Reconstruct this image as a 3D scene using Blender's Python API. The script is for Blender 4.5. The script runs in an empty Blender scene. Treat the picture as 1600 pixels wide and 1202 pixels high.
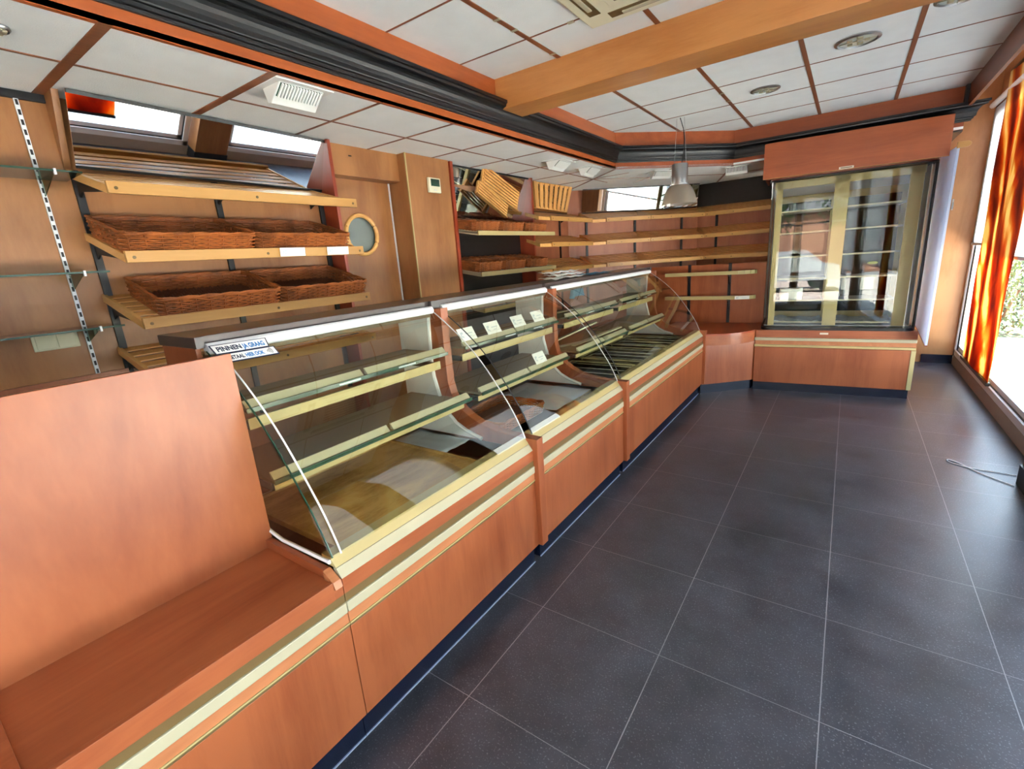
import bpy, bmesh, math, random
from mathutils import Vector, Matrix
random.seed(4)
S = bpy.context.scene
COL = S.collection
PI = math.pi

# ------------------------------------------------------------------ materials
def lin(r, g, b):
    def f(c):
        c /= 255.0
        return c / 12.92 if c <= 0.04045 else ((c + 0.055) / 1.055) ** 2.4
    return (f(r), f(g), f(b), 1.0)

def base_mat(name):
    m = bpy.data.materials.new(name); m.use_nodes = True
    nt = m.node_tree
    return m, nt, nt.nodes['Principled BSDF']

def N(nt, typ, **kw):
    n = nt.nodes.new(typ)
    for k, v in kw.items():
        if k in n.inputs: n.inputs[k].default_value = v
        else: setattr(n, k, v)
    return n

def plain(name, rgb, rough=0.5, metal=0.0, spec=0.5, bump=0.0, bscale=60):
    m, nt, b = base_mat(name)
    c = lin(*rgb)
    tc = N(nt, 'ShaderNodeTexCoord'); no = N(nt, 'ShaderNodeTexNoise', Scale=7.0, Detail=4.0)
    nt.links.new(tc.outputs['Object'], no.inputs['Vector'])
    mx = N(nt, 'ShaderNodeMix', data_type='RGBA')
    mx.inputs[6].default_value = tuple(x * 0.93 for x in c[:3]) + (1,)
    mx.inputs[7].default_value = tuple(min(1, x * 1.05) for x in c[:3]) + (1,)
    nt.links.new(no.outputs['Fac'], mx.inputs[0]); nt.links.new(mx.outputs[2], b.inputs['Base Color'])
    b.inputs['Roughness'].default_value = rough; b.inputs['Metallic'].default_value = metal
    b.inputs['Specular IOR Level'].default_value = spec
    if bump:
        n2 = N(nt, 'ShaderNodeTexNoise', Scale=float(bscale), Detail=3.0)
        nt.links.new(tc.outputs['Object'], n2.inputs['Vector'])
        bp = N(nt, 'ShaderNodeBump', Strength=bump, Distance=0.004)
        nt.links.new(n2.outputs['Fac'], bp.inputs['Height']); nt.links.new(bp.outputs['Normal'], b.inputs['Normal'])
    return m

def wood(name, c1, c2, grain='z', rough=0.35, stretch=9.0, scale=2.2, fleck=0.25):
    m, nt, b = base_mat(name)
    tc = N(nt, 'ShaderNodeTexCoord'); mp = N(nt, 'ShaderNodeMapping')
    sc = {'x': (1, stretch, stretch), 'y': (stretch, 1, stretch), 'z': (stretch, stretch, 1)}[grain]
    mp.inputs['Scale'].default_value = tuple(s * scale / 3.0 for s in sc)
    nt.links.new(tc.outputs['Object'], mp.inputs['Vector'])
    big = N(nt, 'ShaderNodeTexNoise', Scale=1.0, Detail=5.0, Roughness=0.6, Distortion=0.8)
    nt.links.new(mp.outputs['Vector'], big.inputs['Vector'])
    fine = N(nt, 'ShaderNodeTexNoise', Scale=11.0, Detail=3.0, Roughness=0.7)
    nt.links.new(mp.outputs['Vector'], fine.inputs['Vector'])
    cloud = N(nt, 'ShaderNodeTexNoise', Scale=2.6, Detail=2.0)
    nt.links.new(tc.outputs['Object'], cloud.inputs['Vector'])
    add = N(nt, 'ShaderNodeMath', operation='MULTIPLY_ADD')
    nt.links.new(fine.outputs['Fac'], add.inputs[0]); add.inputs[1].default_value = fleck
    nt.links.new(big.outputs['Fac'], add.inputs[2])
    add2 = N(nt, 'ShaderNodeMath', operation='MULTIPLY_ADD')
    nt.links.new(cloud.outputs['Fac'], add2.inputs[0]); add2.inputs[1].default_value = 0.5
    nt.links.new(add.outputs[0], add2.inputs[2])
    r = N(nt, 'ShaderNodeValToRGB')
    r.color_ramp.elements[0].position = 0.55; r.color_ramp.elements[0].color = lin(*c1)
    r.color_ramp.elements[1].position = 1.2 if False else 1.0; r.color_ramp.elements[1].color = lin(*c2)
    nt.links.new(add2.outputs[0], r.inputs['Fac']); nt.links.new(r.outputs['Color'], b.inputs['Base Color'])
    b.inputs['Roughness'].default_value = rough
    return m

def glass_mat(name, tint, gloss=1.0, rough=0.0, ior=1.5):
    m = bpy.data.materials.new(name); m.use_nodes = True
    nt = m.node_tree; nt.nodes.clear()
    out = N(nt, 'ShaderNodeOutputMaterial'); tr = N(nt, 'ShaderNodeBsdfTransparent'); gl = N(nt, 'ShaderNodeBsdfGlossy')
    tr.inputs['Color'].default_value = lin(*tint); gl.inputs['Roughness'].default_value = rough
    fr = N(nt, 'ShaderNodeFresnel', IOR=ior); mul = N(nt, 'ShaderNodeMath', operation='MULTIPLY')
    mul.inputs[1].default_value = gloss
    mx = N(nt, 'ShaderNodeMixShader')
    geo = N(nt, 'ShaderNodeNewGeometry'); inv = N(nt, 'ShaderNodeMath', operation='SUBTRACT'); inv.inputs[0].default_value = 1.0
    nt.links.new(geo.outputs['Backfacing'], inv.inputs[1])
    m2 = N(nt, 'ShaderNodeMath', operation='MULTIPLY'); m2.use_clamp = True
    nt.links.new(fr.outputs[0], mul.inputs[0]); nt.links.new(mul.outputs[0], m2.inputs[0]); nt.links.new(inv.outputs[0], m2.inputs[1])
    nt.links.new(m2.outputs[0], mx.inputs[0])
    nt.links.new(tr.outputs[0], mx.inputs[1]); nt.links.new(gl.outputs[0], mx.inputs[2])
    nt.links.new(mx.outputs[0], out.inputs['Surface'])
    return m

def acrylic(name, tint, body, frac=.42):
    m = glass_mat(name, tint, 2.0, 0.1); nt = m.node_tree
    out = [x for x in nt.nodes if x.type == 'OUTPUT_MATERIAL'][0]; src = out.inputs[0].links[0].from_socket
    df = N(nt, 'ShaderNodeBsdfTranslucent'); df.inputs['Color'].default_value = lin(*body)
    d2 = N(nt, 'ShaderNodeBsdfDiffuse'); d2.inputs['Color'].default_value = lin(*body)
    a = N(nt, 'ShaderNodeMixShader'); a.inputs[0].default_value = .5; nt.links.new(df.outputs[0], a.inputs[1]); nt.links.new(d2.outputs[0], a.inputs[2])
    b_ = N(nt, 'ShaderNodeMixShader'); b_.inputs[0].default_value = frac; nt.links.new(src, b_.inputs[1]); nt.links.new(a.outputs[0], b_.inputs[2])
    nt.links.new(b_.outputs[0], out.inputs[0]); return m

def mirror_mat(name):
    m, nt, b = base_mat(name)
    b.inputs['Base Color'].default_value = (0.86, 0.88, 0.87, 1); b.inputs['Metallic'].default_value = 1.0
    b.inputs['Roughness'].default_value = 0.012
    no = N(nt, 'ShaderNodeTexNoise', Scale=2.0); rr = N(nt, 'ShaderNodeMapRange')
    rr.inputs[3].default_value = 0.006; rr.inputs[4].default_value = 0.02
    nt.links.new(no.outputs['Fac'], rr.inputs[0]); nt.links.new(rr.outputs[0], b.inputs['Roughness'])
    return m

def floor_mat():
    m, nt, b = base_mat('slate_floor_tiles')
    L = nt.links.new
    tc = N(nt, 'ShaderNodeTexCoord'); sp = N(nt, 'ShaderNodeSeparateXYZ'); L(tc.outputs['Object'], sp.inputs[0])
    masks = []
    ids = []
    for k in ('X', 'Y'):
        d = N(nt, 'ShaderNodeMath', operation='DIVIDE'); L(sp.outputs[k], d.inputs[0]); d.inputs[1].default_value = 0.6
        a = N(nt, 'ShaderNodeMath', operation='ADD'); L(d.outputs[0], a.inputs[0]); a.inputs[1].default_value = 0.5
        f = N(nt, 'ShaderNodeMath', operation='FRACT'); L(a.outputs[0], f.inputs[0])
        s = N(nt, 'ShaderNodeMath', operation='SUBTRACT'); L(f.outputs[0], s.inputs[0]); s.inputs[1].default_value = 0.5
        ab = N(nt, 'ShaderNodeMath', operation='ABSOLUTE'); L(s.outputs[0], ab.inputs[0])
        lt = N(nt, 'ShaderNodeMath', operation='LESS_THAN'); L(ab.outputs[0], lt.inputs[0])
        lt.inputs[1].default_value = 0.0030 if k == 'X' else 0.0021
        masks.append(lt)
        fl = N(nt, 'ShaderNodeMath', operation='FLOOR'); L(d.outputs[0], fl.inputs[0]); ids.append(fl)
    mm = N(nt, 'ShaderNodeMath', operation='MAXIMUM'); L(masks[0].outputs[0], mm.inputs[0]); L(masks[1].outputs[0], mm.inputs[1])
    cb = N(nt, 'ShaderNodeCombineXYZ'); L(ids[0].outputs[0], cb.inputs[0]); L(ids[1].outputs[0], cb.inputs[1])
    wn = N(nt, 'ShaderNodeTexWhiteNoise'); L(cb.outputs[0], wn.inputs['Vector'])
    n1 = N(nt, 'ShaderNodeTexNoise', Scale=3.0, Detail=8.0, Roughness=0.68); L(tc.outputs['Object'], n1.inputs['Vector'])
    n2 = N(nt, 'ShaderNodeTexNoise', Scale=140.0, Detail=2.0); L(tc.outputs['Object'], n2.inputs['Vector'])
    r1 = N(nt, 'ShaderNodeValToRGB')
    r1.color_ramp.elements[0].position = 0.3; r1.color_ramp.elements[0].color = lin(30, 32, 39)
    r1.color_ramp.elements[1].position = 0.75; r1.color_ramp.elements[1].color = lin(72, 73, 82)
    L(n1.outputs['Fac'], r1.inputs['Fac'])
    r2 = N(nt, 'ShaderNodeValToRGB')
    r2.color_ramp.elements[0].position = 0.60; r2.color_ramp.elements[0].color = (0, 0, 0, 1)
    r2.color_ramp.elements[1].position = 0.68; r2.color_ramp.elements[1].color = (1, 1, 1, 1)
    L(n2.outputs['Fac'], r2.inputs['Fac'])
    mulw = N(nt, 'ShaderNodeMath', operation='MULTIPLY'); L(r2.outputs['Color'], mulw.inputs[0]); L(n1.outputs['Fac'], mulw.inputs[1])
    sp1 = N(nt, 'ShaderNodeMix', data_type='RGBA'); L(mulw.outputs[0], sp1.inputs[0]); L(r1.outputs['Color'], sp1.inputs[6])
    sp1.inputs[7].default_value = lin(136, 138, 146)
    hv = N(nt, 'ShaderNodeHueSaturation'); L(sp1.outputs[2], hv.inputs['Color'])
    mr = N(nt, 'ShaderNodeMapRange'); L(wn.outputs['Value'], mr.inputs[0]); mr.inputs[3].default_value = 0.9; mr.inputs[4].default_value = 1.1
    L(mr.outputs[0], hv.inputs['Value'])
    gx = N(nt, 'ShaderNodeMix', data_type='RGBA'); L(mm.outputs[0], gx.inputs[0]); L(hv.outputs['Color'], gx.inputs[6])
    gx.inputs[7].default_value = lin(140, 138, 140)
    L(gx.outputs[2], b.inputs['Base Color'])
    rr = N(nt, 'ShaderNodeMapRange'); L(n1.outputs['Fac'], rr.inputs[0]); rr.inputs[3].default_value = 0.26; rr.inputs[4].default_value = 0.46
    L(rr.outputs[0], b.inputs['Roughness'])
    bp = N(nt, 'ShaderNodeBump', Strength=0.12, Distance=0.002); L(n1.outputs['Fac'], bp.inputs['Height']); L(bp.outputs['Normal'], b.inputs['Normal'])
    return m

def banner_mat():
    m, nt, b = base_mat('printed_banner_cloth'); L = nt.links.new
    tc = N(nt, 'ShaderNodeTexCoord'); mp = N(nt, 'ShaderNodeMapping')
    mp.inputs['Scale'].default_value = (1.0, 1.25, 0.6); mp.inputs['Rotation'].default_value = (0.5, 0, 0)
    L(tc.outputs['Object'], mp.inputs['Vector'])
    n = N(nt, 'ShaderNodeTexNoise', Scale=1.7, Detail=5.0, Distortion=2.4); L(mp.outputs['Vector'], n.inputs['Vector'])
    w = N(nt, 'ShaderNodeTexWave', Scale=.62, Distortion=5.0, Detail=2.5); w.bands_direction = 'Y'
    w.inputs['Detail Scale'].default_value = 1.3
    L(mp.outputs['Vector'], w.inputs['Vector'])
    ad = N(nt, 'ShaderNodeMath', operation='MULTIPLY_ADD'); L(w.outputs['Fac'], ad.inputs[0]); ad.inputs[1].default_value = 0.55
    L(n.outputs['Fac'], ad.inputs[2])
    r = N(nt, 'ShaderNodeValToRGB'); e = r.color_ramp.elements
    e[0].position = 0.32; e[0].color = lin(120, 32, 10)
    e[1].position = 1.05 if False else 1.0; e[1].color = lin(250, 226, 160)
    for p, c in ((0.47, (150, 44, 8)), (0.64, (196, 78, 10)), (0.8, (220, 116, 22)), (0.92, (236, 180, 84))):
        k = e.new(p); k.color = lin(*c)
    L(ad.outputs[0], r.inputs['Fac']); L(r.outputs['Color'], b.inputs['Base Color'])
    b.inputs['Roughness'].default_value = 0.7
    tl = N(nt, 'ShaderNodeBsdfTranslucent'); L(r.outputs['Color'], tl.inputs['Color'])
    mx = N(nt, 'ShaderNodeMixShader'); mx.inputs[0].default_value = 0.5
    out = [x for x in nt.nodes if x.type == 'OUTPUT_MATERIAL'][0]
    L(b.outputs[0], mx.inputs[1]); L(tl.outputs[0], mx.inputs[2]); L(mx.outputs[0], out.inputs['Surface'])
    return m

def translucent(name, rgb, mixf=0.5):
    m, nt, b = base_mat(name); L = nt.links.new
    b.inputs['Base Color'].default_value = lin(*rgb); b.inputs['Roughness'].default_value = 0.8
    no = N(nt, 'ShaderNodeTexNoise', Scale=90.0); bp = N(nt, 'ShaderNodeBump', Strength=0.05); L(no.outputs['Fac'], bp.inputs['Height']); L(bp.outputs['Normal'], b.inputs['Normal'])
    tl = N(nt, 'ShaderNodeBsdfTranslucent'); tl.inputs['Color'].default_value = lin(*rgb)
    mx = N(nt, 'ShaderNodeMixShader'); mx.inputs[0].default_value = mixf
    out = [x for x in nt.nodes if x.type == 'OUTPUT_MATERIAL'][0]
    L(b.outputs[0], mx.inputs[1]); L(tl.outputs[0], mx.inputs[2]); L(mx.outputs[0], out.inputs['Surface'])
    return m

def leaf_mat(name, c1, c2):
    m, nt, b = base_mat(name)
    tc = N(nt, 'ShaderNodeTexCoord'); n = N(nt, 'ShaderNodeTexNoise', Scale=9.0, Detail=4.0); nt.links.new(tc.outputs['Object'], n.inputs['Vector'])
    r = N(nt, 'ShaderNodeValToRGB'); r.color_ramp.elements[0].position = .35; r.color_ramp.elements[1].position = .65
    r.color_ramp.elements[0].color = lin(*c1); r.color_ramp.elements[1].color = lin(*c2)
    nt.links.new(n.outputs['Fac'], r.inputs['Fac']); nt.links.new(r.outputs['Color'], b.inputs['Base Color']); b.inputs['Roughness'].default_value = .6
    return m

M = {}
M['lam_z'] = wood('cherry_laminate_upright', (128, 60, 30), (162, 90, 52), 'z')
M['lam_y'] = wood('cherry_laminate_lengthwise', (128, 60, 30), (162, 90, 52), 'y')
M['lam_x'] = wood('cherry_laminate_crosswise', (128, 60, 30), (162, 90, 52), 'x')
M['lam_board'] = wood('cherry_laminate_board', (118, 54, 28), (158, 90, 54), 'z', stretch=3.2, scale=1.6)
M['shelf_lam'] = wood('cherry_laminate_glossy_deck', (124, 44, 16), (158, 68, 32), 'y', rough=0.28)
M['wall'] = wood('alder_wall_panel', (124, 75, 38), (162, 110, 64), 'z', rough=0.38, stretch=5)
M['wall_dark'] = wood('alder_back_panel', (136, 76, 50), (170, 108, 76), 'z', rough=0.4, stretch=5)
M['right_wall'] = wood('alder_side_panel', (154, 96, 52), (186, 130, 82), 'z', rough=0.4, stretch=4)
M['fascia'] = wood('cherry_fascia', (140, 64, 24), (174, 90, 42), 'y', rough=0.35)
M['fascia_x'] = wood('cherry_fascia_crosswise', (132, 58, 24), (166, 84, 42), 'x', rough=0.35)
M['beam'] = wood('alder_beam', (168, 104, 48), (198, 136, 78), 'x', rough=0.32)
M['red'] = wood('mahogany_board', (128, 44, 24), (158, 66, 38), 'z', rough=0.3)
M['beech'] = wood('beech_slats', (198, 140, 70), (226, 174, 104), 'y', rough=0.4, fleck=.35)
M['beech_x'] = wood('beech_slats_long', (190, 124, 58), (220, 162, 92), 'x', rough=0.38, fleck=.35)
M['bar'] = wood('beech_front_bar', (166, 116, 54), (190, 142, 78), 'x', rough=0.4)
M['tile'] = plain('mineral_ceiling_tile', (236, 240, 238), 0.95, bump=0.35, bscale=160)
M['grid'] = wood('walnut_grid_strip', (96, 50, 28), (140, 84, 52), 'y', rough=0.4)
M['black'] = plain('black_lacquer', (11, 11, 12), 0.38)
M['blackm'] = plain('black_metal', (20, 20, 22), 0.45)
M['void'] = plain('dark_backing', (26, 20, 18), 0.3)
M['plinth'] = plain('dark_blue_plinth', (16, 22, 40), 0.22)
M['cream'] = plain('cream_aluminium', (180, 163, 112), 0.38)
M['cream2'] = plain('pale_cream_aluminium', (178, 172, 144), 0.35)
M['olive'] = plain('olive_recess', (104, 82, 44), 0.5)
M['band'] = wood('pale_wood_band', (158, 94, 56), (190, 124, 82), 'y')
M['white'] = plain('white_metal', (236, 238, 240), 0.3)
M['whitepvc'] = plain('white_frame', (240, 242, 244), 0.35)
M['grey'] = plain('light_grey_panel', (206, 206, 210), 0.45)
M['liner'] = plain('white_liner', (246, 246, 243), 0.35)
M['worktop'] = plain('anthracite_worktop', (66, 56, 54), 0.28)
M['floor'] = floor_mat(); M['floor'].node_tree.nodes['Principled BSDF'].inputs['Specular IOR Level'].default_value = 0.85
M['glass'] = glass_mat('clear_case_glass', (250, 252, 247), 1.7)
M['glass_sm'] = glass_mat('smoke_side_glass', (232, 224, 206), 1.0)
M['win'] = glass_mat('window_glass', (246, 250, 250), 0.3)
M['edge'] = glass_mat('green_glass_shelf', (120, 160, 138), 1.2)
M['glassedge'] = plain('green_glass_edge', (40, 70, 54), 0.15)
M['tint'] = acrylic('olive_shelf_glass', (200, 190, 156), (172, 158, 124), .6)
M['mirror'] = mirror_mat('silvered_mirror')
M['wicker'] = wood('brown_wicker', (60, 27, 9), (166, 92, 40), 'y', rough=0.5, stretch=2, scale=14)
M['wicker_dark'] = wood('dark_wicker_base', (60, 32, 20), (110, 66, 42), 'x', rough=0.6, stretch=14, scale=30)
M['steel'] = plain('brushed_steel', (176, 178, 178), 0.32, 1.0)
M['deck'] = plain('taupe_case_deck', (206, 194, 158), 0.22)
M['film'] = wood('brown_tray_film', (124, 86, 40), (202, 164, 100), 'y', rough=0.18, stretch=3, scale=8)
M['paper'] = plain('white_paper', (240, 240, 238), 0.7)
M['ink'] = plain('navy_ink', (20, 32, 66), 0.6)
M['blue'] = plain('sign_blue', (30, 120, 190), 0.6)
M['bluecloth'] = plain('blue_cloth', (76, 130, 160), 0.8)
M['smoke'] = acrylic('smoked_acrylic', (224, 216, 204), (214, 204, 190))
M['lampglass'] = plain('frosted_reflector', (206, 212, 200), 0.25)
M['acbeige'] = plain('cream_plastic', (220, 214, 184), 0.45)
M['banner'] = banner_mat()
M['blind'] = translucent('white_screen_fabric', (236, 238, 240), 0.55)
M['kerb'] = plain('tan_kerb', (172, 156, 142), 0.7)
M['paving'] = plain('pale_paving', (206, 200, 192), 0.9)
M['street'] = plain('pink_paving', (190, 172, 164), 0.9)
M['leaf'] = leaf_mat('bright_leaves', (22, 56, 4), (66, 108, 12))
M['leafd'] = leaf_mat('dark_leaves', (14, 36, 4), (44, 76, 10))
M['bark'] = plain('brown_bark', (92, 70, 50), 0.9)
M['porthole'] = plain('porthole_reflection_grey', (104, 112, 104), 0.12)  # opaque; its grey-green holds the reflection in the pane
M['glass_fr'] = glass_mat('insulating_cabinet_glass', (250, 252, 248), 1.5)
M['frost'] = translucent('frosted_white_panel', (212, 220, 236), .6)
M['cardboard'] = plain('brown_cardboard', (150, 112, 82), .85)
M['fixture'] = plain('off_white_fixture', (230, 231, 226), .4)
M['seal'] = plain('pale_floor_sealant', (138, 150, 176), .5)
M['label'] = plain('plain_label_plate', (214, 206, 192), 0.4)
M['greenstick'] = plain('green_sticker', (120, 130, 70), 0.5)
M['clearsheet'] = plain('grey_wrapping', (188, 198, 206), 0.35)
M['brick'] = plain('house_brick', (150, 108, 88), 0.9)
M['roof'] = plain('roof_slate', (92, 92, 98), 0.8)
M['carpaint'] = plain('silver_car_paint', (190, 194, 200), 0.25, 0.3)
M['tyre'] = plain('tyre_rubber', (24, 24, 26), 0.8)

# ------------------------------------------------------------------ mesh helper
class MB:
    def __init__(s): s.v = []; s.f = []; s.sm = []
    def add(s, vs, fs, smooth=False):
        o = len(s.v); s.v += [tuple(x) for x in vs]
        for q in fs: s.f.append(tuple(o + i for i in q)); s.sm.append(smooth)
        return s
    def box(s, x0, x1, y0, y1, z0, z1):
        x0, x1 = min(x0, x1), max(x0, x1); y0, y1 = min(y0, y1), max(y0, y1); z0, z1 = min(z0, z1), max(z0, z1)
        return s.add([(x0,y0,z0),(x1,y0,z0),(x1,y1,z0),(x0,y1,z0),(x0,y0,z1),(x1,y0,z1),(x1,y1,z1),(x0,y1,z1)],
              [(0,3,2,1),(4,5,6,7),(0,1,5,4),(1,2,6,5),(2,3,7,6),(3,0,4,7)])
    def hexa(s, b, t):
        return s.add(list(b) + list(t), [(0,3,2,1),(4,5,6,7),(0,1,5,4),(1,2,6,5),(2,3,7,6),(3,0,4,7)])
    def prism(s, poly, axis, a, b, smooth=False):
        # poly: 2D points in the plane normal to axis; axis x: (y,z), y: (x,z), z: (x,y)
        def P(p, t): return {'x': (t, p[0], p[1]), 'y': (p[0], t, p[1]), 'z': (p[0], p[1], t)}[axis]
        n = len(poly)
        vs = [P(p, a) for p in poly] + [P(p, b) for p in poly]
        fs = [(i, (i + 1) % n, n + (i + 1) % n, n + i) for i in range(n)]
        s.add(vs, fs, smooth)
        o = len(s.v) - 2 * n
        s.f.append(tuple(o + i for i in range(n))[::-1]); s.sm.append(False)
        s.f.append(tuple(o + n + i for i in range(n))); s.sm.append(False)
        return s
    def tube(s, pts, r, n=6, closed=False, smooth=True):
        pts = [Vector(p) for p in pts]; k = len(pts); rings = []
        rr = r if isinstance(r, (list, tuple)) else [r] * k
        for i, p in enumerate(pts):
            if closed: t = pts[(i + 1) % k] - pts[i - 1]
            else: t = pts[min(i + 1, k - 1)] - pts[max(i - 1, 0)]
            t.normalize()
            up = Vector((0, 0, 1)) if abs(t.z) < 0.9 else Vector((1, 0, 0))
            a = t.cross(up).normalized(); b = a.cross(t).normalized()
            rings.append([p + (a * math.cos(2 * PI * j / n) + b * math.sin(2 * PI * j / n)) * rr[i] for j in range(n)])
        vs = [q for g in rings for q in g]; fs = []
        for i in range(k if closed else k - 1):
            for j in range(n):
                a0 = i * n + j; a1 = i * n + (j + 1) % n; c = ((i + 1) % k) * n
                fs.append((a0, a1, c + (j + 1) % n, c + j))
        s.add(vs, fs, smooth)
        if not closed:
            o = len(s.v) - len(vs)
            s.f.append(tuple(o + j for j in range(n))[::-1]); s.sm.append(False)
            s.f.append(tuple(o + (k - 1) * n + j for j in range(n))); s.sm.append(False)
        return s
    def lathe(s, prof, c, n=40, smooth=True):
        k = len(prof); vs = []; fs = []
        for (r, z) in prof:
            for j in range(n):
                a = 2 * PI * j / n; vs.append((c[0] + r * math.cos(a), c[1] + r * math.sin(a), c[2] + z))
        for i in range(k - 1):
            for j in range(n):
                fs.append((i * n + j, i * n + (j + 1) % n, (i + 1) * n + (j + 1) % n, (i + 1) * n + j))
        return s.add(vs, fs, smooth)
    def build(s, name, mat, parent=None, org=None, bevel=0.0, local=False):
        """org: world point used as the object's origin; local: vertices already in the parent's space"""
        if parent is not None:
            off = Vector((0, 0, 0)) if local else parent.location.copy()
            if not local and parent.parent: off = off + parent.parent.location
        else:
            if org is None:
                xs = [v[0] for v in s.v]; ys = [v[1] for v in s.v]; zs = [v[2] for v in s.v]
                org = ((min(xs) + max(xs)) / 2, (min(ys) + max(ys)) / 2, min(zs))
            off = Vector(org)
        me = bpy.data.meshes.new(name)
        me.from_pydata([tuple(Vector(v) - off) for v in s.v], [], s.f)
        bm = bmesh.new(); bm.from_mesh(me); bmesh.ops.recalc_face_normals(bm, faces=bm.faces)
        for f_, sm_ in zip(bm.faces, s.sm): f_.smooth = sm_
        if any(s.sm):
            for e_ in bm.edges:
                if len(e_.link_faces) == 2 and e_.calc_face_angle(0) > 0.7: e_.smooth = False
        bm.to_mesh(me); bm.free(); me.update()
        me.materials.append(M[mat] if isinstance(mat, str) else mat)
        o = bpy.data.objects.new(name, me); COL.objects.link(o)
        if parent is not None: o.parent = parent
        else: o.location = off
        if bevel:
            b = o.modifiers.new('bevel', 'BEVEL'); b.width = bevel; b.segments = 2; b.limit_method = 'ANGLE'
        return o

def tag(o, label, cat, group=None, kind=None):
    if label: o['label'] = label
    if cat: o['category'] = cat
    if group: o['group'] = group
    if kind: o['kind'] = kind
    return o
def thing(name, loc, label, cat, group=None, rz=0.0):
    o = bpy.data.objects.new(name, None); COL.objects.link(o); o.location = loc; o.rotation_euler = (0, 0, rz)
    o.empty_display_size = 0.1
    return tag(o, label, cat, group)
def struct(o, label=None, cat=None):
    o['kind'] = 'structure'
    if label: o['label'] = label
    if cat: o['category'] = cat
    return o
def kids(o): return [c for c in bpy.data.objects if c.parent == o]
def copy_tree(o, parent=None):
    ch = kids(o); c = o.copy(); COL.objects.link(c)
    if parent is not None: c.parent = parent
    for x in ch: copy_tree(x, c)
    return c
def B(*a): return MB().box(*a)

XW = 2.42        # window plane
SOF = 2.60       # lowered ceiling
CEI = 2.95       # raised ceiling
YF = -3.4        # front wall (behind the camera)
FX = -0.98       # fascia plane

# ------------------------------------------------------------------ setting: shell
struct(B(-2.6, XW + .08, YF - .1, 6.75, -0.1, 0).build('floor', 'floor', org=(0, 0, 0)), 'dark slate floor tiles with pale grout lines', 'floor')
# raised ceiling
c = struct(MB().prism([(FX, YF), (1.87, YF), (1.87, 4.47), (-.02, 4.43), (FX, 3.39)], 'z', CEI, CEI + .02).build('ceiling', 'tile'), 'raised white tile ceiling in the middle', 'ceiling')
g = MB()
for x in (-.473, .151, .765, 1.361):
    y1 = 4.45 if x > -.02 else 3.39 + (x - FX) * 1.083
    g.box(x - .014, x + .014, YF, y1, CEI - .004, CEI + .004)
for k in range(-6, 8):
    y = .32 + .6 * k
    x0 = FX if y < 3.39 else FX + (y - 3.39) / 1.083
    g.box(x0, 1.87, y - .005, y + .005, CEI - .003, CEI + .004)
g.build('ceiling_grid', 'grid', c)
cl = MB()
for x, y in ((-.473, .62), (-.473, .78), (-.473, 1.2), (-.2, .92), (.151, 2.9), (.151, 3.18)): cl.box(x - .018, x + .018, y - .01, y + .01, CEI - .006, CEI)
cl.build('grid_clip', 'cream2', c)
# lowered ceiling around it
sof = MB()
sof.prism([(-2.45, YF), (FX, YF), (FX, 3.39), (-.02, 4.43), (1.87, 4.45), (1.87, 6.65), (-2.45, 6.65)], 'z', SOF, SOF + .02)
s2 = struct(sof.build('ceiling', 'tile'), 'lowered white tile ceiling over the counter and bread shelves', 'ceiling')
g = MB()
for k in range(-3, 9):
    y = -.95 + .59 * k; w = .02 if k < 2 else .008
    if y > 4.6: continue
    x1 = FX if y < 3.39 else FX + (y - 3.39) / 1.083
    g.box(-2.4, min(x1, -.98), y - w, y + w, SOF - .003, SOF + .004)
g.box(-1.437, -1.423, YF, 4.2, SOF - .003, SOF + .004)
def strip(g, a, b, w, z0, z1):
    a = Vector((a[0], a[1])); b = Vector((b[0], b[1])); n = (b - a).normalized(); n = Vector((-n.y, n.x)) * w
    g.hexa([(p.x, p.y, z0) for p in (a - n, b - n, b + n, a + n)], [(p.x, p.y, z1) for p in (a - n, b - n, b + n, a + n)])
strip(g, (-.98, 3.39), (-2.1, 4.4), .012, SOF - .003, SOF + .004)
strip(g, (-1.43, 3.8), (-.2, 5.12), .007, SOF - .003, SOF + .004)
strip(g, (-.02, 4.43), (-.5, 5.86), .012, SOF - .003, SOF + .004)
strip(g, (-.2, 5.12), (.4, 5.12), .007, SOF - .003, SOF + .004)
strip(g, (-.5, 3.92), (-1.25, 4.62), .007, SOF - .003, SOF + .004)
g.build('ceiling_grid', 'grid', s2)
# upper slab closing the void
struct(B(-2.65, 2.62, YF - .1, 6.85, 3.5, 3.6).build('ceiling', 'right_wall'), 'upper wooden ceiling above the window strip', 'ceiling')
# fascia boards
def wallstrip(a, b, t, z0, z1, name, mat):
    a = Vector((a[0], a[1])); b = Vector((b[0], b[1])); n = (b - a).normalized(); n = Vector((-n.y, n.x)) * t
    m = MB().hexa([(p.x, p.y, z0) for p in (a, b, b + n, a + n)], [(p.x, p.y, z1) for p in (a, b, b + n, a + n)])
    return m
pts = [(FX, YF), (FX, 3.39), (-.02, 4.43), (1.87, 4.47)]
for i, mm in ((0, 'fascia'), (1, 'fascia_x'), (2, 'fascia_x')):
    m = wallstrip(pts[i], pts[i + 1], .022, SOF - .002, CEI + .02, 'f', mm)
    struct(m.build('trim_%d' % (i + 1), mm), ['cherry fascia board along the counter edge of the raised ceiling', 'cherry fascia board across the angled ceiling corner', 'cherry fascia board above the refrigerated cabinet'][i], 'fascia')
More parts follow.
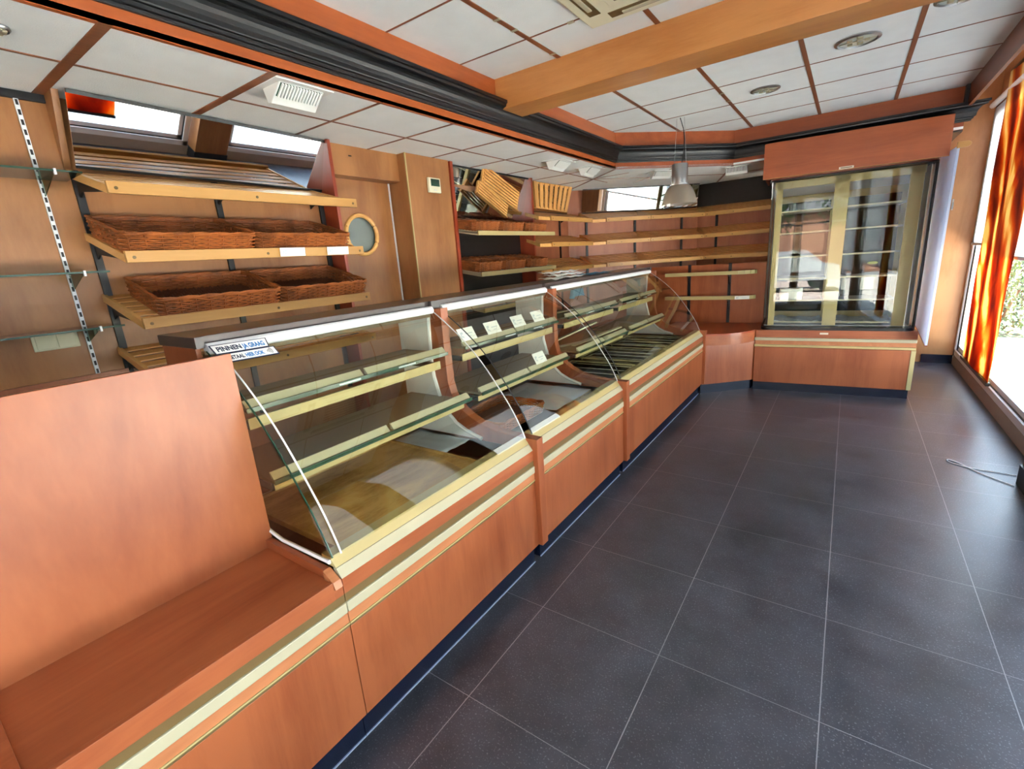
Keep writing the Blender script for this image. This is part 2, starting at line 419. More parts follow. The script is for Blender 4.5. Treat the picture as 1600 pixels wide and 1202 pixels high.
# black crown moulding swept along the fascia
def sweep(path, prof, mat, name, endx=None):
    P = [Vector(p) for p in path]; k = len(P); vs = []; n = len(prof)
    for i, p in enumerate(P):
        d0 = (P[i] - P[i - 1]).normalized() if i > 0 else (P[1] - P[0]).normalized()
        d1 = (P[i + 1] - P[i]).normalized() if i < k - 1 else d0
        n0 = Vector((d0.y, -d0.x)); n1 = Vector((d1.y, -d1.x))
        b = (n0 + n1); b /= b.dot(n0) if abs(b.dot(n0)) > 1e-6 else 1
        for (o, z) in prof:
            q = p + b * o
            if i == k - 1 and endx: q = q + d0 * (endx * o)
            vs.append((q.x, q.y, z))
    fs = []
    for i in range(k - 1):
        for j in range(n):
            fs.append((i * n + j, i * n + (j + 1) % n, (i + 1) * n + (j + 1) % n, (i + 1) * n + j))
    fs.append(tuple(range(n))[::-1]); fs.append(tuple((k - 1) * n + j for j in range(n)))
    return MB().add(vs, fs)
prof = [(0, 2.658), (.012, 2.658), (.014, 2.670), (.022, 2.673), (.024, 2.686), (.032, 2.689)]
for k in range(7):
    a = PI / 2 * k / 6
    prof.append((.034 + .044 * (1 - math.cos(a)), 2.694 + .07 * math.sin(a)))
prof += [(.084, 2.768), (.086, 2.78), (.096, 2.784), (.096, 2.802), (0, 2.802)]
struct(sweep(pts[:3] + [(1.9, 4.47)], prof, 'black', 't', endx=1.2).build('trim_4', 'black'), 'black cove moulding running under the fascia boards', 'moulding')
# beam
struct(B(FX, 1.87, 1.28, 1.53, 2.752, CEI + .02).build('beam', 'beam', bevel=.004), 'light brown wooden beam crossing the raised ceiling', 'beam')
# ceiling edge trim on the window side
struct(B(1.87, 1.895, YF, 4.5, 2.77, CEI + .5).build('trim_5', 'grid'), 'dark wooden edge board of the raised ceiling beside the windows', 'edge board')
struct(B(1.845, 1.87, 4.4, 4.47, 2.79, CEI).build('trim_6', 'blackm'), 'black corner strip at the end of the fascia', 'corner strip')
# left wall with its panels
struct(B(-2.02, -1.9, YF, .44, 0, 2.66).build('wall_left', 'wall'), 'alder wood panelled wall behind the left bread shelves', 'wall')
struct(B(-2.5, -1.98, 1.5, 3.03, 0, 2.66).build('wall_left', 'void'), 'back wall behind the wicker basket shelves, coloured dark for a mirror reflection', 'wall')  # near-black colour stands for the dark reflection behind the baskets
struct(B(-2.5, -2.1, 3.0, 4.41, 0, 2.66).build('wall_left', 'wall_dark'), 'brown panelled wall behind the third shelf bay', 'wall')
lint = struct(B(-2.1, -1.835, .44, 1.1, 2.40, 2.62).build('trim_7', 'wall'), 'wooden lintel box over the porthole door', 'lintel')
B(-1.836, -1.833, .64, .665, 2.53, 2.538).build('screw_hole', 'void', lint)
struct(B(-2.1, -1.75, 1.1, 1.6, 0, 2.62).build('wall_left', 'wall', bevel=.003), 'wooden pilaster between the porthole door and basket shelves', 'pilaster')
struct(B(-1.752, -1.742, 1.094, 1.104, 0, 2.6).build('trim_8', 'cream'), 'pale corner strip on the pilaster edge', 'corner strip')
# chamfer wall, far wall
UX, UY = .679, .734
def CH(s, off=0.0):  # point on the angled wall: s along, off into the room
    return (-1.978 + UX * s + UY * off, 4.522 + UY * s - UX * off)
ch = MB(); a = CH(-.2); b = CH(1.84); a2 = CH(-.2, -.1); b2 = CH(1.84, -.1)
ch.hexa([(p[0], p[1], 0) for p in (a, b, b2, a2)], [(p[0], p[1], 2.66) for p in (a, b, b2, a2)])
struct(ch.build('wall_back', 'wall_dark'), 'brown angled wall panel behind the corner bread shelves', 'wall')
struct(B(-.78, 1.0, 5.86, 5.96, 0, 2.66).build('wall_back', 'wall_dark'), 'brown wall panel behind the farthest bread shelves', 'wall')
struct(B(1.0, XW + .1, 6.65, 6.75, 0, 3.5).build('wall_right', 'right_wall'), 'bare tan wall panel between cabinet and window', 'wall')
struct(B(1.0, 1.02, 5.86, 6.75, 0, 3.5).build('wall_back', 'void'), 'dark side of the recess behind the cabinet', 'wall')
bb = struct(B(2.07, XW, 6.635, 6.65, 0, .115).build('baseboard_right', 'plinth'), 'dark blue skirting under the tan wall panel', 'skirting')
# wall behind the camera with shop windows, seen in reflections
fw = MB()
for a in ((-2.6, .25, 0, 3.5), (.25, XW + .1, 2.75, 3.5), (.25, XW + .1, 0, .12), (1.0, 1.12, .12, 2.75)):
    fw.box(a[0], a[1], YF - .1, YF, a[2], a[3])
struct(fw.build('wall_front', 'wall'), 'front wall with shop windows', 'wall')

struct(B(-1.9, -1.885, YF, -.93, 2.565, 2.598).build('trim_13', 'blackm'), 'black strip between the left wall panel and lowered ceiling', 'edge strip')
# ------------------------------------------------------------------ door with porthole
d = bpy.data.objects.new('door_1', None); COL.objects.link(d); d.location = (-1.95, .76, 0)
struct(d, 'wooden swing door with a round porthole window', 'door')
leaf = MB(); R0 = .142; cy, cz = .752, 2.008; y0, y1, z0, z1 = .46, 1.08, .02, 2.40; nseg = 48
ring = [(cy + R0 * math.cos(2 * PI * i / nseg), cz + R0 * math.sin(2 * PI * i / nseg)) for i in range(nseg)]
def edge_pt(i):
    a = 2 * PI * i / nseg; dx, dz = math.cos(a), math.sin(a); t = 1e9
    if dx > 1e-9: t = min(t, (y1 - cy) / dx)
    if dx < -1e-9: t = min(t, (y0 - cy) / dx)
    if dz > 1e-9: t = min(t, (z1 - cz) / dz)
    if dz < -1e-9: t = min(t, (z0 - cz) / dz)
    return (cy + dx * t, cz + dz * t)
out = [edge_pt(i) for i in range(nseg)]
# snap the nearest outer points to the corners so the leaf stays a full rectangle
for cc in ((y0, z0), (y0, z1), (y1, z0), (y1, z1)):
    j = min(range(nseg), key=lambda i: abs(((math.atan2(cc[1] - cz, cc[0] - cy) - 2 * PI * i / nseg + PI) % (2 * PI)) - PI)); out[j] = cc
for (xa, rev) in ((-1.95, 0), (-1.99, 1)):
    vs = [(xa, p[0], p[1]) for p in ring] + [(xa, p[0], p[1]) for p in out]
    leaf.add(vs, [(i, (i + 1) % nseg, nseg + (i + 1) % nseg, nseg + i) for i in range(nseg)])
leaf.add([(-1.95, p[0], p[1]) for p in ring] + [(-1.99, p[0], p[1]) for p in ring], [(i, (i + 1) % nseg, nseg + (i + 1) % nseg, nseg + i) for i in range(nseg)], True)
leaf.build('door_leaf', 'wall', d)
rg = MB()
rp = [(-1.948 , cy + (R0) * math.cos(2 * PI * i / 48), cz + (R0) * math.sin(2 * PI * i / 48)) for i in range(48)]
rg.tube(rp, .016, 8, closed=True); rg.build('porthole_ring', 'beech', d)
pane = MB(); pane.prism([(cy + R0 * math.cos(2 * PI * i / 48), cz + R0 * math.sin(2 * PI * i / 48)) for i in range(48)], 'x', -1.975, -1.969)
pane.build('porthole_glass', 'porthole', d)
B(-1.952, -1.944, 1.072, 1.086, .02, 2.42).build('door_edge_strip', 'grey', d)
struct(B(-2.5, -2.4, .3, 1.2, 0, 2.6).build('wall_left', 'wall_dark'), 'passage wall behind the porthole door', 'wall')
struct(B(-2.1, -1.955, .44, .46, 0, 2.42).build('trim_9', 'wall'), 'hinge side jamb of the porthole door', 'jamb')

# ------------------------------------------------------------------ windows on the right
def window(n, y0, y1, lab):
    w = bpy.data.objects.new('window_%d' % n, None); COL.objects.link(w); w.location = (XW, (y0 + y1) / 2, 0); struct(w, lab, 'window')
    f = MB(); t = .07
    f.box(XW - .03, XW + .05, y0, y1, .13, .13 + t); f.box(XW - .03, XW + .05, y0, y1, 3.07 - t, 3.07)
    f.box(XW - .03, XW + .05, y0, y0 + t, .13, 3.07); f.box(XW - .03, XW + .05, y1 - t, y1, .13, 3.07)
    f.build('window_frame', 'whitepvc', w, bevel=.004)
    k = MB(); i = t + .012
    for (a, b, c2, d2) in ((y0 + t, y1 - t, .13 + t, .13 + i), (y0 + t, y1 - t, 3.07 - i, 3.07 - t), (y0 + t, y0 + i, .13 + t, 3.07 - t), (y1 - i, y1 - t, .13 + t, 3.07 - t)):
        k.box(XW - .012, XW + .03, a, b, c2, d2)
    k.build('gasket', 'blackm', w)
    s = MB(); j = i + .05
    for (a, b, c2, d2) in ((y0 + i, y1 - i, .13 + i, .13 + j), (y0 + i, y1 - i, 3.07 - j, 3.07 - i), (y0 + i, y0 + j, .13 + i, 3.07 - i), (y1 - j, y1 - i, .13 + i, 3.07 - i)):
        s.box(XW - .005, XW + .04, a, b, c2, d2)
    s.build('sash', 'whitepvc', w)
    B(XW + .012, XW + .02, y0 + j - .01, y1 - j + .01, .13 + j - .01, 3.07 - j + .01).build('window_pane', 'win', w)
    return w
window(1, 2.69, 6.64, 'tall shop window right of the refrigerated cabinet')
window(2, -1.2, 2.20, 'second shop window beyond the right picture edge')
window(3, YF + .02, -1.42, 'third shop window nearest the front wall')
struct(B(XW - .03, XW + .08, YF, 6.65, 0, .13).build('trim_10', 'kerb'), 'tan kerb under the shop windows', 'kerb')
struct(B(XW, XW + .1, YF, 6.7, 3.07, 3.55).build('wall_right', 'right_wall'), 'wooden head above the shop windows', 'wall')
for (a, b) in ((2.2, 2.69), (-1.42, -1.2)):
    co = struct(B(2.245, XW + .08, a + .02, b - .02, .13, 3.5).build('column', 'wall'), 'wooden column between the shop windows' if a > 0 else 'wooden column between the nearer shop windows', 'column')
    B(2.232, XW + .08, a + .01, b - .01, 0, .14).build('column_base', 'blackm', co)
# front shop windows
for n, (xa, xb) in ((4, (.25, 1.0)), (5, (1.12, XW))):
    w = bpy.data.objects.new('window_%d' % n, None); COL.objects.link(w); w.location = ((xa + xb) / 2, YF - .05, 0); struct(w, 'front shop window', 'window')
    f = MB(); t = .06
    for q in ((xa, xb, .12, .12 + t), (xa, xb, 2.75 - t, 2.75), (xa, xa + t, .12, 2.75), (xb - t, xb, .12, 2.75), (xa, xb, 2.1, 2.15)):
        f.box(q[0], q[1], YF - .08, YF - .02, q[2], q[3])
    f.build('window_frame', 'whitepvc', w)
    B(xa + .05, xb - .05, YF - .055, YF - .047, .17, 2.7).build('window_pane', 'win', w)

# ------------------------------------------------------------------ mirrors
def mirror(loc, rz, width, label, h=.31, tilt=21.0, group='tilted mirrors above the bread shelves'):
    MT = math.radians(tilt)
    t = thing('wall_mirror', loc, label, 'mirror', group, rz)
    dy, dz = -math.sin(MT) * h, math.cos(MT) * h
    ny, nz = -math.cos(MT) * .005, -math.sin(MT) * .005
    m = MB().hexa([(0, 0, 0), (width, 0, 0), (width, dy, dz), (0, dy, dz)],
                  [(0, ny, nz), (width, ny, nz), (width, dy + ny, dz + nz), (0, dy + ny, dz + nz)])
    m.build('mirror_glass', 'mirror', t, local=True)
    k = MB()
    def along(a, b, n0, n1):
        y0_, z0_ = -math.sin(MT) * a, math.cos(MT) * a; y1_, z1_ = -math.sin(MT) * b, math.cos(MT) * b
        def o(y, z, q): return (y - math.cos(MT) * q, z - math.sin(MT) * q)
        p = [o(y0_, z0_, n0), o(y1_, z1_, n0), o(y1_, z1_, n1), o(y0_, z0_, n1)]
        k.add([(x, q[0], q[1]) for x in (0, width) for q in p], [(0, 1, 2, 3), (7, 6, 5, 4), (0, 4, 5, 1), (1, 5, 6, 2), (2, 6, 7, 3), (3, 7, 4, 0)])
    along(h - .012, h + .004, .004, .012); along(-.010, .002, .003, .009)
    k.build('mirror_edge_strip', 'black', t, local=True)
    return t
YAW = math.radians(3.0)
mirror((-1.826, -.905, 2.300), PI / 2 + YAW, 1.325, 'tilted mirror above the top shelf by the left wall panel, reflecting the windows')
mirror((-1.955, 1.64, 2.10), PI / 2, 1.345, 'tilted mirror above the wicker basket shelves', .51, 14.0)
mirror((-2.085, 3.03, 2.302), PI / 2, 1.30, 'tilted mirror right behind the second triangular end board', .31, 15.0)
p = CH(.02, .02); mirror((p[0], p[1], 2.302), math.atan2(UY, UX) - math.radians(3.5), 1.70, 'wide tilted mirror on the angled corner wall behind the pendant lamp', .305, 11.0)
struct(B(-.735, 1.0, 5.80, 5.815, 2.30, 2.6).build('trim_14', 'void'), 'dark panel standing in for a dark mirror reflection above the farthest bread shelves', 'panel')  # dark colour replaces a mirror and the dark it would reflect
# wedge board left of the first mirror
struct(MB().prism([(-1.9, 2.28), (-1.9, 2.6), (-1.775, 2.6)], 'y', -.93, -.905).build('trim_11', 'wall'), 'wedge board left of the first mirror', 'wedge board')

# racks standing in for slat reflections in the mirrors, plus a cardboard piece
def rack(q, X, nsl, label, dark=True):
    # q: four (y, z) corners in order bottom-left, bottom-right, top-right, top-left; slats run from the first edge to the third
    q = [Vector(p_) for p_ in q]
    cx = sum(p_.x for p_ in q) / 4; cz = sum(p_.y for p_ in q) / 4
    t = thing('reflection_slat_rack', (X, cx, min(p_.y for p_ in q)), label, 'slat rack', 'slat racks standing in for mirror reflections')
    def quad_(a, b, c_, d_, x0, x1, nm, mt_):
        MB().hexa([(x0, p_.x, p_.y) for p_ in (a, b, c_, d_)], [(x1, p_.x, p_.y) for p_ in (a, b, c_, d_)]).build(nm, mt_, t)
    def at(u, v): return (q[0].lerp(q[1], u)).lerp(q[3].lerp(q[2], u), v)
    m = MB()
    for k in range(nsl):
        u0 = (k + .18) / nsl; u1 = (k + .80) / nsl
        pp = (at(u0, .02), at(u1, .02), at(u1, .98), at(u0, .98))
        m.hexa([(X, p_.x, p_.y) for p_ in pp], [(X + .012, p_.x, p_.y) for p_ in pp])
    m.build('slats', 'beech_x', t)
    for (v0, v1) in ((0, .07), (.93, 1)): quad_(at(0, v0), at(1, v0), at(1, v1), at(0, v1), X - .02, X, 'cross_bar', 'beech')
    quad_(at(0, 0), at(.06, 0), at(.06, 1), at(0, 1), X - .02, X + .02, 'end_bar', 'bar')
    return t
rack([(3.10, 2.30), (3.86, 2.275), (4.03, 2.585), (3.08, 2.575)], -1.83, 8, 'rack with upright slats standing in for a mirror reflection right of the second triangular board')
rack([(2.03, 2.524), (2.57, 2.29), (2.87, 2.39), (2.319, 2.588)], -1.845, 1, 'x') if False else None
def rot_rack(c_, ang, L_, Wd, X, n, label):
    c_ = Vector(c_); d_ = Vector((math.cos(ang), math.sin(ang))); w_ = Vector((-d_.y, d_.x))
    # slats run along d_; spread along w_
    a = c_ - d_ * L_ / 2 - w_ * Wd / 2
    return rack([a, a + w_ * Wd, a + w_ * Wd + d_ * L_, a + d_ * L_], X, n, label)
rot_rack((2.43, 2.44), math.radians(-20), .62, .21, -1.80, 7, 'upper slat rack standing in for a mirror reflection above the wicker basket shelves')
rot_rack((2.24, 2.325), math.radians(-24), .50, .13, -1.775, 5, 'lower slat rack standing in for a mirror reflection above the wicker basket shelves')
bx = thing('cardboard_piece', (-1.86, 1.95, 2.40), 'brown cardboard piece left of the stand-in slat racks', 'cardboard')
MB().prism([(1.70, 2.585), (2.05, 2.59), (2.17, 2.45), (2.02, 2.39), (1.70, 2.44)], 'x', -1.872, -1.864).build('cardboard_sheet', 'cardboard', bx)
# ------------------------------------------------------------------ partition boards
def board(y0, y1, xs, label, z0=.0, mat='red'):
    o = MB().box(xs[0], xs[1], y0, y1, z0, 2.595).build('end_board', mat, bevel=.002)
    return tag(o, label, 'end board')
board(.42, .445, (-1.99, -1.755), 'red-brown end board at the right end of the left bread shelves')
board(1.605, 1.64, (-1.97, -1.735), 'dark red upright board between the pilaster and wicker baskets')
board(2.985, 3.015, (-2.09, -1.79), 'red-brown upright board right of the wicker basket shelves')

# ------------------------------------------------------------------ slatted bread shelves
DEP = .46; RISE = .132; LOW = .026
def slat_shelf(loc, rz, width, label, group, skL=0.0, skR=0.0, uprights=(), mirr=False, name='slatted_shelf'):
    """local X along the wall, wall at y=0, room at -y; z=0 at the bottom of the front bar"""
    t = thing(name, loc, label, 'shelf', group, rz)
    def zt(v): return LOW + RISE * (1 - v / DEP)
    def pt(u, v, z): return (u, -v, z)
    def seg(m, v0, v1, uL, uR, th, dz=0.0):
        a = [pt(uL + skL * v0 / DEP, v0, zt(v0) + dz - th), pt(width - uR + skR * v0 / DEP, v0, zt(v0) + dz - th),
             pt(width - uR + skR * v1 / DEP, v1, zt(v1) + dz - th), pt(uL + skL * v1 / DEP, v1, zt(v1) + dz - th)]
        m.hexa(a, [(p[0], p[1], p[2] + th) for p in a])
    sl = MB(); n = 6; w = .047; gap = (DEP - .02 - n * w) / (n)
    for k in range(n):
        v0 = .004 + k * (w + gap); seg(sl, v0, v0 + w, .018, .018, .005)
    sl.build('slats', 'beech_x', t, local=True)
    fb = MB()
    a = [pt(skL, DEP - .02, 0), pt(width + skR, DEP - .02, 0), pt(width + skR, DEP, 0), pt(skL, DEP, 0)]
    fb.hexa(a, [(p[0], p[1], p[2] + .05) for p in a]); 
    bar = fb.build('front_bar', 'bar', t, local=True, bevel=.002)
    for u in (.03, width * .5, width - .03):
        sc = MB()
        uu = u + (skL if u < width / 2 else skR)
        q = [(uu + .007 * math.cos(2 * PI * i / 12), .022 + .007 * math.sin(2 * PI * i / 12)) for i in range(12)]
        sc.prism(q, 'y', -DEP - .002, -DEP + .002)
        sc.build('screw_cap', 'olive', bar, local=True)
    for (uL, uR) in ((0, width - .018), (width - .018, 0)):
        m = MB(); seg(m, 0, DEP - .018, uL, uR, .036, .006); m.build('side_bar', 'beech', t, local=True)
    for u in uprights:
        m = MB(); x0, x1 = u - .004, u + .004
        q = [(-.012, zt(0) - .04), (-DEP + .06, zt(DEP - .06) - .016), (-DEP + .06, zt(DEP - .06) - .03), (-.06, zt(0) - .10), (-.012, zt(0) - .12)]
        m.prism(q, 'x', x0, x1); m.build('bracket', 'blackm', t, local=True)
    return t
LG = 'slatted shelves on the left wall'
ups = (.025, .645, 1.235)
for z, lab in ((2.13, 'topmost slatted shelf on the left wall, below the mirror'), (1.845, 'slatted shelf on the left wall with two price cards on its bar'),
               (1.553, 'slatted shelf on the left wall under the lower pair of baskets'), (1.285, 'lowest slatted shelf on the left wall, partly behind the counter')):
    slat_shelf((-1.9, -.925, z), PI / 2, 1.265, lab, LG, uprights=ups)
for y, lab in ((-.9, 'black shelf upright at the left end of the left bread shelves'), (-.28, 'black shelf upright in the middle of the left bread shelves'), (.395, 'black shelf upright beside the red-brown end board')):
    tag(B(-1.9, -1.886, y - .016, y + .016, .9, 2.29).build('shelf_upright', 'blackm'), lab, 'shelf upright', 'uprights of the left shelves')
FG = 'slatted shelves round the far corner'
lv = ((2.143, 'top'), (1.858, 'middle'), (1.568, 'bottom'))
rzc = math.atan2(UY, UX)
mit = .19
for z, nm in lv:
    slat_shelf((-2.1, 3.05, z), PI / 2, 1.34, '%s slatted shelf right of the second red-brown upright board' % nm, FG, skL=.09, skR=-mit + .005, uprights=(.35, 1.12))
    p = CH(-.02); slat_shelf((p[0], p[1], z), rzc, .84, '%s slatted shelf on the left half of the angled corner wall' % nm, FG, skL=.21, skR=0.0, uprights=(.11,))
    p = CH(.826); slat_shelf((p[0], p[1], z), rzc, .994, '%s slatted shelf on the right half of the angled corner wall' % nm, FG, skL=0, skR=-.20, uprights=(.02, .74))
    slat_shelf((-.735, 5.86, z), 0, 1.12, '%s slatted shelf on the far wall running behind the cabinet' % nm, FG, skL=.20, skR=0, uprights=(.26,))
UG = 'uprights of the corner shelves'
tag(B(-2.1, -2.086, 4.12, 4.15, .9, 2.29).build('shelf_upright', 'blackm'), 'black shelf upright farthest left in the far corner', 'shelf upright', UG)
for s_, lab in ((.086, 'black shelf upright at the left end of the angled wall'), (.82, 'black shelf upright in the middle of the angled wall'), (1.56, 'black shelf upright at the right end of the angled wall')):
    m = MB(); a = CH(s_ - .016); b = CH(s_ + .016); a2 = CH(s_ - .016, .014); b2 = CH(s_ + .016, .014)
    m.hexa([(q[0], q[1], .9) for q in (a, b, b2, a2)], [(q[0], q[1], 2.29) for q in (a, b, b2, a2)])
    tag(m.build('shelf_upright', 'blackm'), lab, 'shelf upright', UG)
tag(B(-.491, -.459, 5.846, 5.86, .9, 2.29).build('shelf_upright', 'blackm'), 'black shelf upright on the far wall nearest the cabinet', 'shelf upright', UG)

# ------------------------------------------------------------------ glass shelves and perforated rail at far left
for z, lab in ((2.236, 'topmost glass shelf on the left wall panel'), (1.815, 'middle glass shelf on the left wall panel'), (1.567, 'lowest glass shelf, just above the light switch')):
    t = thing('glass_shelf', (-1.9, -1.5, z), lab, 'glass shelf', 'glass shelves on the left wall panel')
    B(-1.885, -1.655, -2.3, -.935, z, z + .008).build('glass_pane', 'edge', t)
    B(-1.655, -1.650, -2.3, -.935, z, z + .008).build('glass_edge', 'glassedge', t)
    m = MB().prism([(-1.885, z - .001), (-1.66, z - .001), (-1.885, z - .07)], 'y', -1.029, -1.025); m.build('bracket', 'edge', t)
    B(-1.662, -1.648, -1.03, -1.022, z - .012, z + .012).build('clip', 'white', t)
r = thing('perforated_rail', (-1.9, -1.028, 1.3), 'perforated silver wall rail between the glass shelves', 'wall rail')
B(-1.9, -1.888, -1.036, -1.020, 1.2, 2.595).build('rail_body', 'white', r)
m = MB()
for k in range(34): m.box(-1.889, -1.8865, -1.0325, -1.0235, 1.22 + .04 * k, 1.22 + .04 * k + .022)
m.build('slots', 'blackm', r)
struct(B(-1.9, -1.885, YF, -.905, 1.27, 1.338).build('trim_12', 'wall_dark'), 'dark ledge strip along the bottom of the left wall panel', 'ledge')
sw = thing('light_switch', (-1.9, -1.14, 1.47), 'white double light switch on the wall panel below the glass shelves', 'light switch')
B(-1.9, -1.892, -1.225, -1.06, 1.482, 1.562).build('switch_plate', 'acbeige', sw, bevel=.003)
for y in (-1.213, -1.138): B(-1.893, -1.886, y, y + .066, 1.49, 1.555).build('rocker', 'acbeige', sw, bevel=.002)
th = thing('thermostat', (-1.75, 1.385, 2.325), 'white wall thermostat with a dark display on the pilaster', 'thermostat')
B(-1.75, -1.728, 1.315, 1.455, 2.325, 2.44).build('housing', 'acbeige', th, bevel=.004)
B(-1.729, -1.726, 1.34, 1.44, 2.375, 2.43).build('display', 'glassedge', th)
B(-1.729, -1.725, 1.37, 1.40, 2.342, 2.348).build('button', 'grey', th)

# ------------------------------------------------------------------ wicker baskets
def rrect(w, d, r, n=5):
    pts = []
    for cx, cy, a0 in ((w / 2 - r, d / 2 - r, 0), (-w / 2 + r, d / 2 - r, PI / 2), (-w / 2 + r, -d / 2 + r, PI), (w / 2 - r, -d / 2 + r, 1.5 * PI)):
        for i in range(n + 1): a = a0 + PI / 2 * i / n; pts.append((cx + r * math.cos(a), cy + r * math.sin(a)))
    return pts
def resample(pts, step):
    out_ = []; L = []; k = len(pts); tot = 0
    for i in range(k):
        a, b = Vector(pts[i]), Vector(pts[(i + 1) % k]); L.append((a, b, (b - a).length)); tot += (b - a).length
    n = int(tot / step) // 2 * 2; st = tot / n; s_ = 0; i = 0; acc = 0
    for j in range(n):
        tgt = j * st
        while acc + L[i][2] < tgt: acc += L[i][2]; i += 1
        a, b, l = L[i]; q = a + (b - a) * ((tgt - acc) / l if l else 0); d_ = (b - a).normalized()
        out_.append((q, Vector((d_.y, -d_.x))))
    return out_
def basket_proto(w, d, h, rows, step=.026):
    t = bpy.data.objects.new('wicker_basket', None); COL.objects.link(t)
    P = resample(rrect(w - .02, d - .02, .025), step); wv = MB()
    for r_ in range(rows):
        z = .014 + (h - .028) * (r_ + .5) / rows; fl = 1 + .035 * (z / h)
        wv.tube([(q.x * fl + nn.x * (.006 if (i + r_) % 2 else -.006), q.y * fl + nn.y * (.006 if (i + r_) % 2 else -.006), z) for i, (q, nn) in enumerate(P)], (h - .028) / rows * .47, 5, closed=True)
    for i in range(0, len(P), 2):
        q = P[i][0]; wv.tube([(q.x, q.y, .004), (q.x * 1.035, q.y * 1.035, h - .006)], .0042, 4)
    wv.build('side_weave', 'wicker', t, local=True)
    rm = MB()
    for ph in (0, PI):
        rm.tube([(q.x * 1.038 + nn.x * .006 * math.cos(i * 1.1 + ph), q.y * 1.038 + nn.y * .006 * math.cos(i * 1.1 + ph), h - .008 + .005 * math.sin(i * 1.1 + ph)) for i, (q, nn) in enumerate(P)], .0065, 5, closed=True)
    rm.tube([(q.x, q.y, .008) for q, nn in P], .007, 5, closed=True)
    rm.build('rim', 'wicker', t, local=True)
    bs = MB(); n = max(8, int(w / .022))
    for i in range(n):
        x = -w / 2 + .02 + (w - .04) * (i + .5) / n
        bs.tube([(x, y, .009 + (.003 if (i + j) % 2 else -.003)) for j, y in enumerate([-d / 2 + .015 + (d - .03) * k / 12 for k in range(13)])], (w - .04) / n * .48, 4)
    bs.build('base_weave', 'wicker_dark', t, local=True)
    return t
slope = math.atan2(RISE, DEP)
pr = {}
def basket(key, dims, loc, tilt, label, group, yaw=0.0):
    """loc: centre of the underside; local x runs along the wall (world y), local -y towards the room"""
    if key not in pr: o = pr[key] = basket_proto(*dims)
    else: o = copy_tree(pr[key])
    o.location = loc; o.rotation_euler = (Matrix.Rotation(PI / 2 + yaw, 4, 'Z') @ Matrix.Rotation(tilt, 4, 'X')).to_euler()
    return tag(o, label, 'basket', group)
def on_shelf(zbar, v): return zbar + LOW + RISE * (1 - v / DEP) + .004
BG = 'wicker baskets on the left shelves'
D1 = (.585, .41, .095, 7, .032)
basket('big', D1, (-1.9 + .24, -.63, on_shelf(1.845, .24)), slope, 'left wicker basket on the shelf with the price cards', BG)
basket('big', D1, (-1.9 + .24, -.035, on_shelf(1.845, .24)), slope, 'right wicker basket on the shelf with the price cards', BG)
basket('big', D1, (-1.9 + .235, -.545, on_shelf(1.553, .235)), slope, 'left basket of the lower pair on the left shelves', BG, yaw=-.02)
basket('big', D1, (-1.9 + .235, .05, on_shelf(1.553, .235)), slope, 'right basket of the lower pair on the left shelves', BG, yaw=.01)

# metal shelves with small baskets
SG = 'metal shelves with wicker baskets'
MS = 10.0 * PI / 180
def tray_shelf(z, label):
    t = thing('metal_shelf', (-1.74, 2.3, z), label, 'shelf', SG)
    dz = .42 * math.tan(MS)
    m = MB(); a = [(-1.955, 1.645, z + dz), (-1.955, 2.98, z + dz), (-1.53, 2.98, z), (-1.53, 1.645, z)]
    m.hexa(a, [(p_[0], p_[1], p_[2] + .012) for p_ in a]); m.build('shelf_plate', 'cream2', t)
    B(-1.532, -1.518, 1.645, 2.98, z - .012, z + .026).build('front_lip', 'cream', t)
    for y in (1.645, 2.972):
        m = MB(); m.hexa([(-1.955, y, z + dz - .01), (-1.955, y + .008, z + dz - .01), (-1.53, y + .008, z - .012), (-1.53, y, z - .012)],
                         [(-1.955, y, z + dz + .02), (-1.955, y + .008, z + dz + .02), (-1.53, y + .008, z + .02), (-1.53, y, z + .02)])
        m.build('side_lip', 'cream2', t)
names = ('left', 'middle', 'right')
for z, nm in ((1.983, 'upper'), (1.63, 'middle'), (1.31, 'lower')):
    tray_shelf(z, '%s cream metal shelf holding small wicker baskets' % nm)
    for i, y in enumerate((1.835, 2.245, 2.69)):
        for j, (v, dd) in enumerate(((.155, .23), (.345, .14))):
            if nm == 'lower' and j: continue
            basket('s%d' % j, (.385, dd if j else .235, .085, 7, .03), (-1.52 - v, y, z + .014 + math.tan(MS) * (v - .01) + .006), MS,
                   '%s %s wicker basket on the %s cream metal shelf' % (('front', 'rear')[j], names[i], nm), 'small wicker baskets on metal shelves')

# ------------------------------------------------------------------ display counter
PROF = [(-.845, 1.482), (-.80, 1.452), (-.74, 1.409), (-.67, 1.355), (-.61, 1.303), (-.55, 1.245), (-.49, 1.177), (-.438, 1.110), (-.395, 1.051), (-.355, .992), (-.318, .935), (-.288, .880), (-.262, .826), (-.245, .785)]
def fine(P_, k=4):
    o = []
    for i in range(len(P_) - 1):
        p0, p1, p2, p3 = (Vector(P_[max(i - 1, 0)]), Vector(P_[i]), Vector(P_[i + 1]), Vector(P_[min(i + 2, len(P_) - 1)]))
        for j in range(k):
            u = j / k; q = .5 * ((2 * p1) + (-p0 + p2) * u + (2 * p0 - 5 * p1 + 4 * p2 - p3) * u * u + (-p0 + 3 * p1 - 3 * p2 + p3) * u ** 3); o.append((q.x, q.y))
    return o + [P_[-1]]
PROF = fine(PROF)
def offs(pr_, t):
    o = []
    for i, p_ in enumerate(pr_):
        a = Vector(pr_[max(i - 1, 0)]); b = Vector(pr_[min(i + 1, len(pr_) - 1)]); d_ = (b - a).normalized(); o.append((p_[0] + d_.y * t, p_[1] - d_.x * t))
    return o
